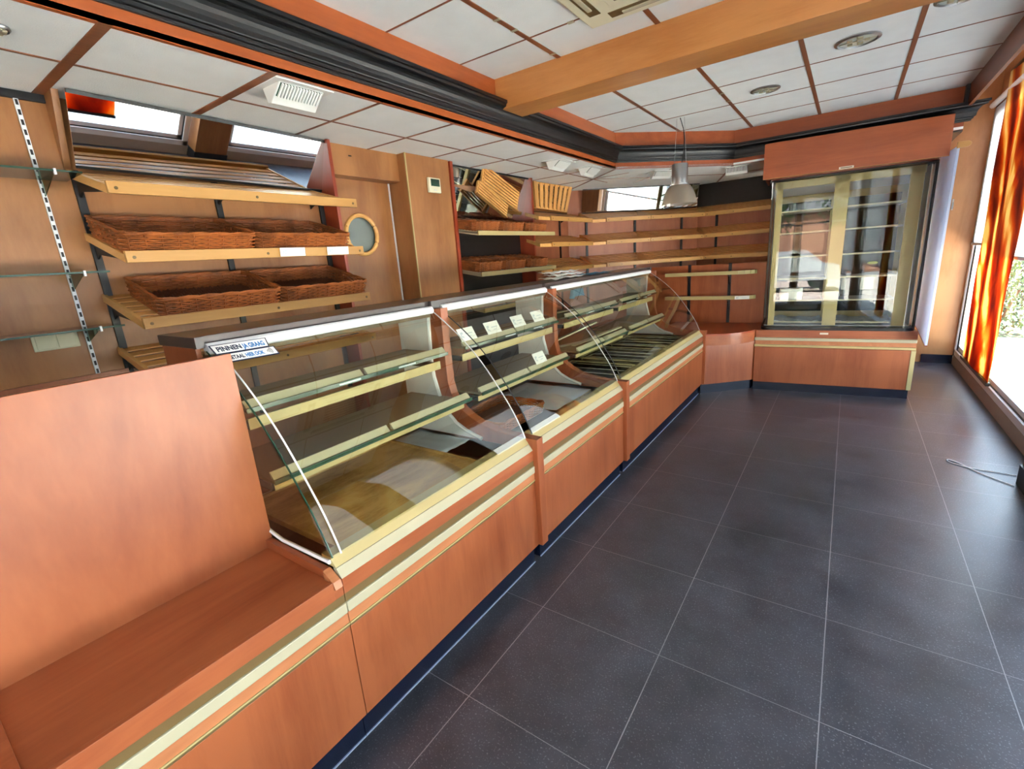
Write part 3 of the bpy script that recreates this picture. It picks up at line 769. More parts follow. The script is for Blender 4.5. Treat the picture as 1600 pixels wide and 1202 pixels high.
def base_front(t, y0, y1, xs=0.0):
    """panel, bumper strips and plinth shared by the counter units"""
    B(-1.12, -.235, y0, y1, 0, .128).build('plinth', 'plinth', t)
    B(-.2352, -.230, y0, y1, 0, .005).build('floor_seal', 'seal', t)
    B(-1.12, -.20, y0, y1, .128, .526).build('front_panel', 'lam_z', t, bevel=.0015)
    B(-1.12, -.20, y0, y1, .66, .72).build('upper_panel', 'lam_y', t)
    B(-1.12, -.201, y0, y1, .628, .66).build('bumper_recess', 'olive', t)  # flush strip; olive colour stands for shade in the bumper groove
    B(-1.12, -.2005, y0, y1, .526, .538).build('lower_shade_strip', 'olive', t)  # flush olive line painted for the shadow under the bumper
    B(-1.12, -.194, y0, y1, .587, .628).build('bumper_strip', 'cream2', t, bevel=.003)
    B(-1.12, -.2, y0, y1, .544, .587).build('bumper_band', 'band', t)
    B(-1.12, -.196, y0, y1, .538, .544).build('bumper_edge', 'cream', t)
DIV_IN = [(-.78, 1.50), (-.785, 1.283), (-.783, 1.06), (-.765, .985), (-.735, .94), (-.695, .898), (-.63, .855), (-.556, .822), (-.46, .80), (-.35, .789)]
LIN_IN = [(-.876, 1.475), (-.892, 1.2), (-.884, 1.09), (-.866, 1.017), (-.845, .94), (-.812, .875), (-.737, .806), (-.662, .768), (-.55, .735)]
def unit(y0, y1, label, right_w, left=None):
    t = thing('display_case', ((-.6), (y0 + y1) / 2, 0), label, 'display case', 'curved glass display cases of the counter')
    base_front(t, y0, y1)
    sill = MB().prism([(-.2, .72), (-.224, .752), (-.24, .752), (-.24, .72)], 'y', y0, y1); sill.build('front_sill', 'cream2', t)
    sill = MB().prism([(-.225, .754), (-.25, .788), (-.30, .788), (-.30, .754)], 'y', y0, y1); sill.build('glass_sill', 'cream', t)
    B(-1.12, -.30, y0, y1, .70, .72).build('deck', 'deck', t)
    gp = PROF + offs(PROF, -.006)[::-1]
    MB().prism(gp, 'y', y0 + .004, y1 - .004, smooth=True).build('front_glass', 'glass', t)
    for ye, mm in ((y0 + .004, 'blackm' if y0 > 0 else 'glassedge'), (y1 - .004, 'grey')):
        ps = offs(PROF, -.003); MB().tube([(a, ye, b) for a, b in ps], .0034, 5).build('glass_edge', mm, t)
    rail = [(-.868, 1.468), (-.868, 1.512), (-.846, 1.514), (-.832, 1.507), (-.826, 1.495), (-.827, 1.482), (-.836, 1.472)]
    MB().prism(rail, 'y', y0 + .006, y1 - .008).build('canopy_rail', 'white', t)
    B(-.90, -.85, y0 + .01, y1 - .01, 1.452, 1.468).build('lamp_channel', 'olive', t)
    # right divider
    yr0, yr1 = y1, y1 + right_w
    dv = t2 = MB().prism([(-1.14, 1.497), (-1.14, .13), (-.17, .13), (-.17, .785)] + DIV_IN[::-1] + [(-.80, 1.497)], 'y', yr0, yr1).build('divider_board', 'lam_z', t, bevel=.002)
    for (ya, yb) in ((yr0 - .012, yr0 - .001), (yr1 + .001, yr1 + .012)):
        MB().prism([(-1.14, 1.45), (-1.14, .73)] + [(-.55, .73)] + LIN_IN[::-1], 'y', ya, yb).build('liner', 'liner', t)
    w_ = MB()
    w_.tube([(a, yr0 - .010, b) for a, b in LIN_IN], .012, 6); w_.build('liner_edge', 'white', t)
    return t
def case_shelf(t, y0, y1, zt, xf, zb, notch=True):
    sh = B(-1.10, xf + .012, y0 + .03, y1 - .03, zt - .03, zt - .018).build('shelf', 'tint', t)
    B(xf + .009, xf + .014, y0 + .03, y1 - .03, zt - .034, zt - .016).build('glass_rim', 'glassedge', sh)
    ym = (y0 + y1) / 2
    for (a, b) in ((y0 + .035, ym - .012), (ym + .012, y1 - .035)):
        lip = MB()
        lip.hexa([(xf - .022, a, zt - .016), (xf - .022, b, zt - .016), (xf + .002, b, zt - .016), (xf + .002, a, zt - .016)],
                 [(xf - .028, a, zt + .012), (xf - .028, b, zt + .012), (xf - .022, b, zt + .012), (xf - .022, a, zt + .012)])
        lip.build('price_rail', 'cream2', sh)
    B(xf - .052, xf - .038, y0 + .05, y1 - .05, zb, zb + .046 if zt > 1.1 else zb + .03).build('support_rail', 'cream', sh)
    for y in (y0 + .04, y1 - .06): B(-1.1, xf - .04, y, y + .012, zb + .005, zb + .035).build('shelf_arm', 'blackm', sh)
    if zt > 1.1:
        for y in (ym - .16, ym + .2): B(xf + .012, xf + .0155, y, y + .12, zt - .029, zt - .021).build('shelf_strip', 'clearsheet', sh)
U1 = unit(-.94, .297, 'first curved glass display case, left one with the card payment sign', .06)
U2 = unit(.36, 1.60, 'second curved glass display case, middle one with upright price cards', .06)
U3 = unit(1.663, 4.09, 'third curved glass display case, longest one at the far end', .05)
case_shelf(U1, -.92, .30, 1.268, -.745, 1.152); case_shelf(U1, -.92, .36, .985, -.645, .905)
case_shelf(U2, .40, 1.62, 1.268, -.745, 1.152); case_shelf(U2, .40, 1.60, .985, -.645, .905)
case_shelf(U3, 1.72, 2.86, 1.268, -.745, 1.152); case_shelf(U3, 2.9, 4.06, 1.268, -.745, 1.152)
case_shelf(U3, 1.72, 2.86, .985, -.645, .905); case_shelf(U3, 2.9, 4.06, .985, -.645, .905)
# left end of the first case: flat side glass
sg = MB().prism(offs(PROF, -.008) + [(-.30, .775), (-.55, .76), (-.74, .80), (-.84, .90), (-.87, 1.05), (-.87, 1.46)], 'y', -.946, -.941); sg.build('side_glass', 'glass_sm', U1)
MB().tube([(a, -.944, b) for a, b in [(-.87, 1.05), (-.84, .90), (-.74, .80), (-.55, .765), (-.25, .772)]], .008, 6).build('side_glass_edge', 'white', U1)
MB().tube([(a, -.905, b) for a, b in offs(PROF, -.012)], .0036, 6).build('corner_profile', 'white', U1)
B(-.63, -.25, -.97, -.948, .70, .755).build('end_strip', 'lam_x', U1)
MB().prism([(-.25, .70), (-.25, .755), (-.2, .725), (-.19, .70)], 'y', -.975, -.946).build('end_block', 'band', U1)
# wood end wall under the worktop
B(-1.18, -.87, -.962, -.944, .13, 1.50).build('end_panel', 'lam_z', U1)
# worktop
wt = thing('worktop', (-1.0, 1.6, 1.5), 'long narrow anthracite worktop above the display cases', 'worktop')
B(-1.19, -.869, -.968, 4.15, 1.499, 1.542).build('worktop_slab', 'worktop', wt, bevel=.002)
for ya, yb in ((-.968, -.938), (.289, .366), (1.592, 1.669), (4.08, 4.15)): B(-.87, -.842, ya, yb, 1.499, 1.542).build('worktop_nose', 'worktop', wt)

# low open display ledge at the left
low = thing('display_ledge', (-.42, -1.33, 0), 'low open display ledge with a tall wooden back board at the near left', 'display ledge')
base_front(low, -2.6, -.943)
B(-.65, -.20, -1.72, -.976, .675, .705).build('ledge_top', 'shelf_lam', low)
B(-.65, -.203, -2.6, -1.725, .675, .735).build('ledge_side_box', 'lam_y', low, bevel=.002)
B(-.215, -.1985, -1.72, -.976, .66, .728).build('ledge_lip', 'lam_y', low, bevel=.0015)
B(-.65, -.63, -2.6, -.945, .66, 1.49).build('back_board', 'lam_board', low, bevel=.0015)

# price cards
def card(loc, w, h, lean, face, label, group, rz=PI / 2):
    t = thing('price_card', loc, label, 'price card', group, rz)
    m = MB(); c_, s_ = math.cos(lean), math.sin(lean)
    a = [(-w / 2, 0, 0), (w / 2, 0, 0), (w / 2, s_ * h, c_ * h), (-w / 2, s_ * h, c_ * h)]
    m.hexa(a, [(p_[0], p_[1] - .0015, p_[2]) for p_ in a]); m.build('card', 'paper', t, local=True)
    k = MB()
    def ln(u0, u1, v0, v1):
        a = [(u0 * w, s_ * v0 * h - .002, c_ * v0 * h), (u1 * w, s_ * v0 * h - .002, c_ * v0 * h), (u1 * w, s_ * v1 * h - .002, c_ * v1 * h), (u0 * w, s_ * v1 * h - .002, c_ * v1 * h)]
        k.hexa(a, [(p_[0], p_[1] - .0006, p_[2]) for p_ in a])
    ln(-.1, .34, .5, .57); ln(.0, .22, .3, .35); ln(-.4, -.34, .3, .7); ln(-.33, -.24, .55, .72); ln(-.32, -.26, .25, .4)
    k.build('print', 'clearsheet', t, local=True)
    return t
CG = 'price cards on the display case shelf'
for y, nm in ((.50, 'nearest'), (.765, 'second nearest'), (1.07, 'third nearest'), (1.335, 'farthest')):
    card((-.752, y, 1.281), .15, .085, .5, 0, '%s white price card on the upper shelf of the middle display case' % nm, CG)
card((-.65, 1.17, .998), .15, .085, .5, 0, 'single white price card on the lower shelf of the middle display case', CG)
for y, nm in ((-.155, 'left'), (.14, 'right')):
    card((-1.432, y, 1.848), .15, .046, -.12, 0, '%s white price card on the bar of the left bread shelf' % nm, 'price cards on the bread shelf bar')

# ------------------------------------------------------------------ sign on the first case (card payment)
nrm = Vector((.59, 0, .807)).normalized(); ex = Vector((0, 1, 0)); ey = ex.cross(nrm) * -1
if ey.z < 0: ey = -ey
so = Vector((-.745, -.93, 1.432)) + nrm * .012
sign = thing('payment_sign', so, 'blue and white card payment sign on the corner of the first display case', 'sign')
def sp(u, v, o=0.0): return so + ex * u + ey * v + nrm * o
def quad(q, o0, o1):
    m = MB(); m.hexa([sp(u, v, o0) for u, v in q], [sp(u, v, o1) for u, v in q]); return m
H = .105
quad([(-.002, .052), (.20, .046), (.212, .1), (-.004, .107)], 0, .002).build('upper_border', 'ink', sign)
quad([(.002, .056), (.196, .050), (.207, .096), (.0, .102)], .0022, .003).build('upper_plate', 'paper', sign)
quad([(.02, .0), (.214, -.006), (.216, .044), (.018, .05)], 0, .002).build('lower_border', 'ink', sign)
quad([(.024, .005), (.210, -.001), (.211, .039), (.022, .045)], .0022, .003).build('lower_plate', 'paper', sign)
def text(body, u, v, size, mat, name, width=None, rot=-.03):
    cu = bpy.data.curves.new('lettering', 'FONT'); cu.body = body; cu.size = size; cu.offset = size * .028; cu.extrude = .0004
    o = bpy.data.objects.new('tmp', cu); COL.objects.link(o)
    dg = bpy.context.evaluated_depsgraph_get(); me = bpy.data.meshes.new_from_object(o.evaluated_get(dg))
    bpy.data.objects.remove(o)
    xs = [q.co.x for q in me.vertices]; wtot = max(xs) - min(xs); k = width / wtot if width else 1
    for q in me.vertices:
        a = (q.co.x - min(xs)) * k; b = q.co.y
        a, b = a * math.cos(rot) - b * math.sin(rot), a * math.sin(rot) + b * math.cos(rot)
        q.co = sp(u + a, v + b, .0034 + q.co.z) - so
    me.materials.append(M[mat]); o = bpy.data.objects.new(name, me); COL.objects.link(o); o.parent = sign
text('PINNEN', .012, .065, .036, 'ink', 'lettering', .088)
text('JA GRAAG', .105, .0605, .036, 'blue', 'lettering', .084)
text('BETAAL', .03, .013, .029, 'ink', 'lettering', .056)
text('HIER OOK', .092, .011, .029, 'blue', 'lettering', .07)
wv = MB()
for k in range(4):
    r_ = .006 + .006 * k; wv.tube([sp(.172 + r_ * math.cos(a), .02 + r_ * math.sin(a), .0036) for a in [(-.75 + 1.5 * i / 8) for i in range(9)]], .0011, 4)
wv.build('wave_mark', 'ink', sign)

# ------------------------------------------------------------------ contents of the cases and worktop
t = thing('baking_tray', (-.7, -.35, .72), 'brown film-lined tray in the first display case', 'tray')
B(-1.05, -.36, -.85, .02, .721, .73).build('tray_base', 'film', t)
m = MB()
for q in ((-1.05, -1.04, -.85, .02), (-.37, -.36, -.85, .02), (-1.05, -.36, -.85, -.84), (-1.05, -.36, .01, .02)): m.box(*q, .73, .745)
m.build('tray_rim', 'film', t)
def sheet(x0, x1, y0, y1, z, lab, mat='paper', n=10, amp=.004, group=None, cat='sheet', name='paper_sheet'):
    m = MB(); vs = []; fs = []
    for i in range(n + 1):
        for j in range(n + 1):
            vs.append((x0 + (x1 - x0) * i / n, y0 + (y1 - y0) * j / n, z + amp * (1 + math.sin(i * 1.3 + j * .7) * .5 + math.cos(j * 1.7 - i * .4) * .5)))
    for i in range(n):
        for j in range(n): a = i * (n + 1) + j; fs.append((a, a + 1, a + n + 2, a + n + 1))
    m.add(vs, fs, True); o = m.build(name, mat); 
    sd = o.modifiers.new('thick', 'SOLIDIFY'); sd.thickness = .0012
    return tag(o, lab, cat, group)
sheet(-1.04, -.62, .04, .26, .722, 'pale grey liner sheet at the right of the first display case', 'clearsheet')
sheet(-1.02, -.42, .95, 1.5, .722, 'pale sheet on the floor of the middle display case', 'clearsheet')
b2 = basket_proto(.40, .50, .075, 6, .03); b2.location = (-.68, .66, .724); tag(b2, 'wicker basket on the floor of the middle display case', 'basket')
t = thing('price_strip', (-.34, 1.2, .72), 'green patterned price strip along the front of the middle display case', 'price strip')
B(-.36, -.352, .98, 1.36, .722, .765).build('strip_card', 'cream', t)
m = MB(); random.seed(9)
for i in range(60):
    y = random.uniform(.99, 1.35); z = random.uniform(.727, .76); m.box(-.352, -.3512, y, y + random.uniform(.004, .012), z, z + .004)
m.build('strip_pattern', 'leafd', t)
# trays and loose slats in the third case
for i, (y, lab) in enumerate(((2.0, 'nearest'), (2.75, 'middle'), (3.5, 'farthest'))):
    t = thing('wire_tray', (-.68, y, .72), '%s wire tray on the floor of the third display case' % lab, 'wire tray', 'wire trays in the third display case')
    m = MB()
    m.tube([(-1.0, y - .3, .75), (-.36, y - .3, .75), (-.36, y + .3, .75), (-1.0, y + .3, .75)], .006, 6, closed=True)
    m.build('tray_frame', 'cream', t); m = MB()
    for k in range(4): yy = y - .22 + .44 * k / 3; m.tube([(-1.0, yy, .748), (-.36, yy, .748)], .004, 5)
    for xx in (-.95,): m.tube([(xx, y - .3, .746), (xx, y + .3, .746)], .003, 5)
    m.build('tray_wires', 'cream2', t)
    for xx in (-.98, -.38):
        for yy in (y - .28, y + .28): MB().tube([(xx, yy, .72), (xx, yy, .75)], .005, 5).build('tray_foot', 'cream', t)
def loose(a, b, lab, w=.02):
    a, b = Vector(a), Vector(b); d_ = (b - a).normalized(); sd = d_.cross(Vector((0, 0, 1))).normalized() * w; up = sd.cross(d_).normalized() * .006
    m = MB(); q = [a - sd - up, b - sd - up, b + sd - up, a + sd - up]; m.hexa(q, [p_ + up * 2 for p_ in q])
    return tag(m.build('loose_slat', 'cream2'), lab, 'slat', 'loose slats in the third display case')
loose((-1.02, 1.80, .985), (-.72, 2.26, 1.14), 'steep loose cream slat standing on the lower shelf of the third case')
loose((-.90, 1.88, .975), (-.70, 2.30, .985), 'short loose cream slat lying on the lower shelf of the third case')
loose((-.80, 1.95, .975), (-.69, 2.75, 1.02), 'long loose cream slat lying across the lower shelf of the third case')
loose((-1.0, 1.85, 1.262), (-.80, 2.7, 1.262), 'loose cream slat lying on the upper shelf of the third case')
# blue cloth bag hanging under the worktop
m = MB(); vs = []; fs = []
for i in range(9):
    for j in range(7):
        vs.append((-1.02 + .012 * math.sin(i * 1.4) * (1 + j * .2), 2.36 + .30 * i / 8 + .012 * (j - 3) * (i - 4) / 4, 1.495 - .145 * j / 6 - .008 * math.sin(i)))
for i in range(8):
    for j in range(6): a = i * 7 + j; fs.append((a, a + 1, a + 8, a + 7))
m.add(vs, fs, True); o = m.build('cloth', 'bluecloth'); sd = o.modifiers.new('thick', 'SOLIDIFY'); sd.thickness = .004
tag(o, 'blue cloth hanging below the worktop in the third display case', 'cloth')
# papers on the worktop
for i, (x0, x1, y0, y1, z, lab) in enumerate(((-1.17, -.95, 2.02, 2.55, 1.544, 'creased white paper at the bottom of the stack on the worktop'),
        (-1.15, -.97, 2.08, 2.60, 1.570, 'creased white paper in the middle of the stack on the worktop'), (-1.16, -.98, 2.0, 2.48, 1.596, 'creased white paper on top of the stack on the worktop'))):
    sheet(x0, x1, y0, y1, z, lab, 'paper', amp=.011, group='papers on the worktop')
sheet(-1.12, -.93, 2.66, 3.15, 1.545, 'light blue folder lying beside the papers on the worktop', 'bluecloth', amp=.008, cat='folder', name='folder')

# ------------------------------------------------------------------ corner niche beside the counter
cn = thing('corner_cabinet', (.0, 4.6, 0), 'curved cherry corner cabinet between the counter and the refrigerated cabinet', 'cabinet')
A0 = Vector((-.20, 4.10)); A1 = Vector((.298, 4.552)); dA = (A1 - A0).normalized(); nA = Vector((dA.y, -dA.x))
def poly_z(pts_, z0_, z1_): return MB().prism([(p_[0], p_[1]) for p_ in pts_], 'z', z0_, z1_)
back = [(.298, 5.08), (-.80, 5.08), (-.80, 4.16), (-.25, 4.16)]
pl0 = A0 - nA * .028; pl1 = A1 - nA * .028
poly_z([pl0, pl1, (.298, 4.9), (-.2, 4.9)], 0, .115).build('plinth', 'plinth', cn)
poly_z([A0, A1, (.298, 5.08), (-.8, 5.08), (-.8, 4.16), (-.2, 4.16)], .115, .60).build('front_panel', 'lam_z', cn)
arc = [A0 + (A1 - A0) * (i / 16) + nA * (.095 * math.sin(PI * i / 16)) for i in range(17)]
poly_z(arc + [Vector((.298, 5.08)), Vector((-.8, 5.08)), Vector((-.8, 4.16)), Vector((-.2, 4.16))], .60, .715).build('curved_apron', 'lam_x', cn)
poly_z([p_ + nA * .004 for p_ in arc] + [Vector((.298, 5.08)), Vector((-.8, 5.08)), Vector((-.8, 4.16)), Vector((-.2, 4.16))], .716, .736).build('curved_top', 'shelf_lam', cn)
B(-1.2, .298, 5.08, 5.10, .60, 1.505).build('back_panel', 'lam_z', cn, bevel=.0015)
for x, lab in ((-.63, None), (-.12, None)):
    B(x - .018, x + .018, 5.066, 5.082, .74, 1.515).build('upright', 'blackm', cn)
for z, lab in ((1.37, 'upper curved cream-edged shelf in the corner niche'), (1.055, 'lower curved cream-edged shelf in the corner niche')):
    t = thing('corner_shelf', (-.35, 5.08, z), lab, 'shelf', 'curved corner shelves')
    fr = [(-.92, 4.95), (-.1, 4.95), (.0, 4.955), (.07, 4.97), (.13, 4.995), (.17, 5.03), (.19, 5.065)]
    poly_z(fr + [(.19, 5.066), (-.92, 5.066)], z + .008, z + .04).build('shelf_plate', 'red', t)
    ln = MB(); P_ = [Vector(p_) for p_ in fr]
    for i in range(len(P_) - 1):
        a, b = P_[i], P_[i + 1]; n_ = (b - a).normalized(); n_ = Vector((n_.y, -n_.x)) * .012
        ln.hexa([(q.x, q.y, z) for q in (a, b, b + n_, a + n_)], [(q.x, q.y, z + .046) for q in (a, b, b + n_, a + n_)])
    ln.build('front_edge', 'cream', t)
    for x in (-.63, -.12):
        MB().prism([(5.066, z + .006), (4.965, z + .006), (4.965, z - .004), (5.03, z - .03), (5.05, z - .09), (5.066, z - .12)], 'x', x - .008, x + .008).build('bracket', 'blackm', t)
card((.06, 4.945, 1.057), .17, .044, -.1, 0, 'blank white card on the bar of the lower corner shelf', None, rz=.25)

# ------------------------------------------------------------------ refrigerated cabinet
RZ = math.atan2(.122, 1.495)
FR = thing('refrigerated_cabinet', (.30, 4.53, 0), 'tall refrigerated cabinet with curved front glass and cherry header', 'refrigerated cabinet', rz=RZ)
def fb(name, mat, *a, parent=FR, bevel=0.0): return B(*a).build(name, mat, parent, local=True, bevel=bevel)
W = 1.505; D = .86
fb('plinth', 'plinth', .0, W - .012, .015, D, 0, .10)
fb('front_panel', 'lam_z', .0, W, 0, D, .10, .532, bevel=.001)
fb('upper_panel', 'lam_x', .0, W, 0, D, .655, .735, bevel=.001)
fb('bumper_recess', 'band', .0, W, .012, D, .532, .655)
fb('bumper_strip', 'cream2', -.01, W, -.01, .02, .612, .645, bevel=.003)
fb('bumper_edge', 'cream', -.01, W, -.006, .02, .536, .562, bevel=.003)
fb('corner_strip', 'cream', W - .035, W + .004, -.006, .03, .10, .532)
fb('label_plate', 'label', .645, .725, -.003, .0, .69, .71)
def rounded(x0, x1, y0, yb, r, n=16):
    p_ = [(x0, yb)]
    for i in range(n + 1): a = PI + PI / 2 * i / n; p_.append((x0 + r + r * math.cos(a), y0 + r + r * math.sin(a)))
    for i in range(n + 1): a = 1.5 * PI + PI / 2 * i / n; p_.append((x1 - r + r * math.cos(a), y0 + r + r * math.sin(a)))
    p_.append((x1, yb)); return p_
g0 = rounded(.06, W - .035, .02, D, .10); gi = rounded(.066, W - .041, .026, D, .094)
MB().prism(g0 + gi[::-1], 'z', .765, 2.378, smooth=True).build('front_glass', 'glass_fr', FR, local=True)
MB().prism(rounded(.045, W - .02, .005, D, .11), 'z', .735, .765).build('sill', 'blackm', FR, local=True)
MB().prism(rounded(.045, W - .02, .005, D, .11), 'z', 2.378, 2.392).build('top_seal', 'blackm', FR, local=True)
MB().prism(rounded(.05, W - .025, .01, D, .11), 'z', 2.392, 2.45).build('canopy', 'lam_x', FR, local=True)
hd = fb('header_board', 'fascia_x', -.012, 1.482, -.262, -.240, 2.385, 2.728, bevel=.002)
fb('header_side', 'red', -.012, .006, -.242, D, 2.42, 2.72)
fb('header_side', 'red', 1.464, 1.482, -.242, D, 2.42, 2.72)
fb('header_underside', 'red', .006, 1.464, -.242, .02, 2.40, 2.412)
fb('header_bottom_edge', 'bar', -.012, 1.482, -.263, -.240, 2.381, 2.385)
fb('header_plate', 'label', .655, .775, -.267, -.262, 2.386, 2.408)
fb('header_plate_mark', 'olive', .667, .763, -.2685, -.267, 2.393, 2.401)
for (a, b, nm) in ((.11, .175, 'door_post'), (.66, .79, 'door_post'), (1.29, 1.40, 'door_post')):
    fb(nm, 'cream', a, b, .16, .20, .77, 2.37)
fb('top_rail', 'cream', .10, 1.41, .16, .20, 2.30, 2.375)
fb('post_cover', 'blackm', W - .034, W - .018, .10, .2, .74, 2.40)
fb('side_wall', 'liner', W - .055, W - .048, .2, D, .75, 2.39)
# rear sliding doors seen through the shelves
rd = MB()
for (a, b) in ((.09, .74), (.70, 1.40)):
    for q in ((a, b, .78, .86), (a, b, 2.18, 2.26), (a, a + .07, .78, 2.26), (b - .07, b, .78, 2.26)): rd.box(q[0], q[1], .78, .80, q[2], q[3])
rd.build('rear_door_frame', 'cream', FR, local=True)
fb('rear_wall', 'grey', .07, W - .06, D - .02, D, .74, 2.40)
fb('rear_glass', 'edge', .12, 1.38, .786, .792, .8, 2.24)
fb('interior_floor', 'grey', .07, W - .06, .17, D - .02, .755, .772)
fb('interior_top', 'liner', .07, W - .06, .17, D - .02, 2.38, 2.392)
for z in (.80, 1.05, 1.303, 1.55, 1.813, 2.049):
    for (a, b, nm) in ((.155, .665, 'left'), (.755, 1.325, 'right')):
        m = MB(); m.box(a, b, .188, .20, z - .004, z + .012); sh = m.build('shelf', 'cream2', FR, local=True)
        k = MB()
        for i in range(7): yy = .24 + .075 * i; k.tube([(a, yy, z), (b, yy, z)], .003, 5)
        for xx in (a + .02, b - .02): k.tube([(xx, .20, z - .003), (xx, .74, z - .003)], .004, 5)
        k.build('shelf_wires', 'steel', sh, local=True)
pts_o = [(1.05 + .045 * math.cos(2 * PI * i / 24), 1.455 + .014 * math.sin(2 * PI * i / 24)) for i in range(24)]
MB().prism(pts_o, 'y', .0165, .0195).build('oval_sticker', 'greenstick', FR, local=True)
# side wing panel
wing = thing('side_panel', (1.84, 4.6, .64), 'light grey side panel standing out right of the refrigerated cabinet', 'panel')
MB().hexa([(1.835, 4.385, .64), (1.853, 4.385, .64), (1.853, 5.42, .70), (1.835, 5.42, .70)], [(1.835, 4.31, 2.445), (1.853, 4.31, 2.445), (1.853, 5.42, 2.48), (1.835, 5.42, 2.48)]).build('panel_sheet', 'frost', wing)
MB().hexa([(1.834, 4.384, .628), (1.854, 4.384, .628), (1.854, 5.42, .688), (1.834, 5.42, .688)], [(1.834, 4.384, .64), (1.854, 4.384, .64), (1.854, 5.42, .70), (1.834, 5.42, .70)]).build('panel_edge', 'lam_x', wing)
capm = MB().prism([(1.83, 2.425), (1.83, 2.475), (1.90, 2.475), (1.918, 2.465), (1.924, 2.45), (1.918, 2.435), (1.90, 2.425)], 'y', 4.28, 4.312); capm.build('panel_cap', 'bar', wing, bevel=.003)
# things in the refrigerated cabinet
def frpt(x, y, z): return Vector((.30 + x * math.cos(RZ) - y * math.sin(RZ), 4.53 + x * math.sin(RZ) + y * math.cos(RZ), z))
t = thing('paper_bag', frpt(.33, .30, 1.058), 'white folded paper bag on a left shelf of the refrigerated cabinet', 'bag', rz=RZ)
m = MB(); n = 8; vs = []; fs = []
for j in range(5):
    for i in range(16):
        a = 2 * PI * i / 16; cx = max(-1, min(1, 1.25 * math.cos(a))); cy_ = max(-1, min(1, 1.25 * math.sin(a)))
        vs.append((cx * (.115 + .006 * math.sin(i * 2 + j)), cy_ * .07 * (1 - .12 * j), j * .033 + .006 * math.sin(i * 1.7 + j * 2) * (j > 0)))
for j in range(4):
    for i in range(16): fs.append((j * 16 + i, j * 16 + (i + 1) % 16, (j + 1) * 16 + (i + 1) % 16, (j + 1) * 16 + i))
fs.append(tuple(range(16))[::-1]); fs.append(tuple(64 + i for i in range(16)))
m.add(vs, fs, True).build('bag_body', 'paper', t, local=True)
fold = B(-.10, .10, -.072, -.06, .105, .125).build('bag_fold', 'paper', t, local=True)
for (a, b, lab) in ((.13, .66, 'left'), (.76, 1.33, 'right')):
    o = MB(); nn = 14; vs = []; fs = []
    for i in range(nn + 1):
        for j in range(9):
            vs.append((a + (b - a) * i / nn, .22 + .5 * j / 8, .775 + .022 * (1 + math.sin(i * 1.1 + j * .6) * .6 + math.cos(i * .5 - j) * .4)))
    for i in range(nn):
        for j in range(8): q = i * 9 + j; fs.append((q, q + 9, q + 10, q + 1))
    o.add([tuple(frpt(*v)) for v in vs], fs, True); o = o.build('wrapping_sheet', 'clearsheet'); sd = o.modifiers.new('thick', 'SOLIDIFY'); sd.thickness = .003
    tag(o, 'crumpled grey wrapping on the %s side of the cabinet floor' % lab, 'wrapping', 'wrapping in the cabinet')

struct(B(1.3, 1.868, 4.476, 5.85, 2.585, 2.597).build('trim_15', 'void'), 'dark board added for the shaded gap above the right side of the refrigerated cabinet', 'board')  # shade of the gap, put in as a dark board
struct(B(1.871, 1.876, 4.51, 6.64, 2.585, 2.66).build('trim_16', 'void'), 'dark strip added over the lowered ceiling edge to keep the gap beside the tan wall dark', 'edge strip')  # added cover; paints the pale ceiling edge as dark as the gap
# ------------------------------------------------------------------ lights and ceiling fittings
lamp = thing('pendant_lamp', (-.315, 3.4, 2.165), 'silver pendant lamp with a smoked dome shade over the counter', 'pendant lamp')
lc = (-.315, 3.4, 0)
MB().lathe([(.0, 2.542), (.072, 2.542), (.076, 2.536), (.076, 2.362), (.088, 2.358), (.088, 2.345), (0.0, 2.345)], lc).build('lamp_housing', 'steel', lamp)
MB().lathe([(.062, 2.352), (.092, 2.345), (.115, 2.32), (.138, 2.28), (.155, 2.235), (.165, 2.195), (.172, 2.168), (.169, 2.168), (.161, 2.196), (.151, 2.236), (.134, 2.28), (.111, 2.317), (.09, 2.34), (.062, 2.347)], lc).build('lamp_shade', 'smoke', lamp)
MB().lathe([(0, 2.30), (.02, 2.295), (.03, 2.27), (.024, 2.245), (0, 2.235)], lc, 16).build('bulb', 'lampglass', lamp)
m = MB()
for dx in (-.055, .06): m.tube([(-.315 + dx, 3.4, 2.54), (-.315 + dx * .6, 3.39, CEI)], .0016, 5)
m.build('suspension_wire', 'steel', lamp)
MB().tube([(-.30, 3.4, 2.54), (-.285, 3.40, 2.62), (-.275, 3.4, 2.75), (-.285, 3.39, 2.85), (-.315, 3.38, CEI)], .004, 6).build('power_cable', 'blackm', lamp)
def washer(loc, rz, label):
    t = thing('ceiling_spotlight', loc, label, 'ceiling light', 'slatted wall washer lights in the lowered ceiling', rz)
    # local: x along, -y towards the room middle; z=0 at the ceiling
    B(-.15, .15, -.10, .10, -.006, 0).build('ceiling_plate', 'fixture', t, local=True, bevel=.003)
    bodyp = [(.075, -.004), (-.07, -.004), (-.005, -.052), (.025, -.076), (.05, -.072)]
    MB().prism(bodyp, 'x', -.115, .115).build('lamp_housing', 'fixture', t, local=True, bevel=.003)
    k = MB()
    for i in range(14):
        x = -.105 + .21 * (i + .5) / 14
        k.hexa([(x - .004, -.064, -.0085), (x + .004, -.064, -.0085), (x + .004, -.008, -.050), (x - .004, -.008, -.050)],
               [(x - .004, -.070, -.017), (x + .004, -.070, -.017), (x + .004, -.014, -.0585), (x - .004, -.014, -.0585)])
    k.build('louvre', 'fixture', t, local=True)
    q = MB(); q.hexa([(-.106, -.064, -.0085), (.106, -.064, -.0085), (.106, -.008, -.050), (-.106, -.008, -.050)], [(-.106, -.0655, -.0105), (.106, -.0655, -.0105), (.106, -.0095, -.052), (-.106, -.0095, -.052)])
    q.build('louvre_backing', 'glassedge', t, local=True)
    return t
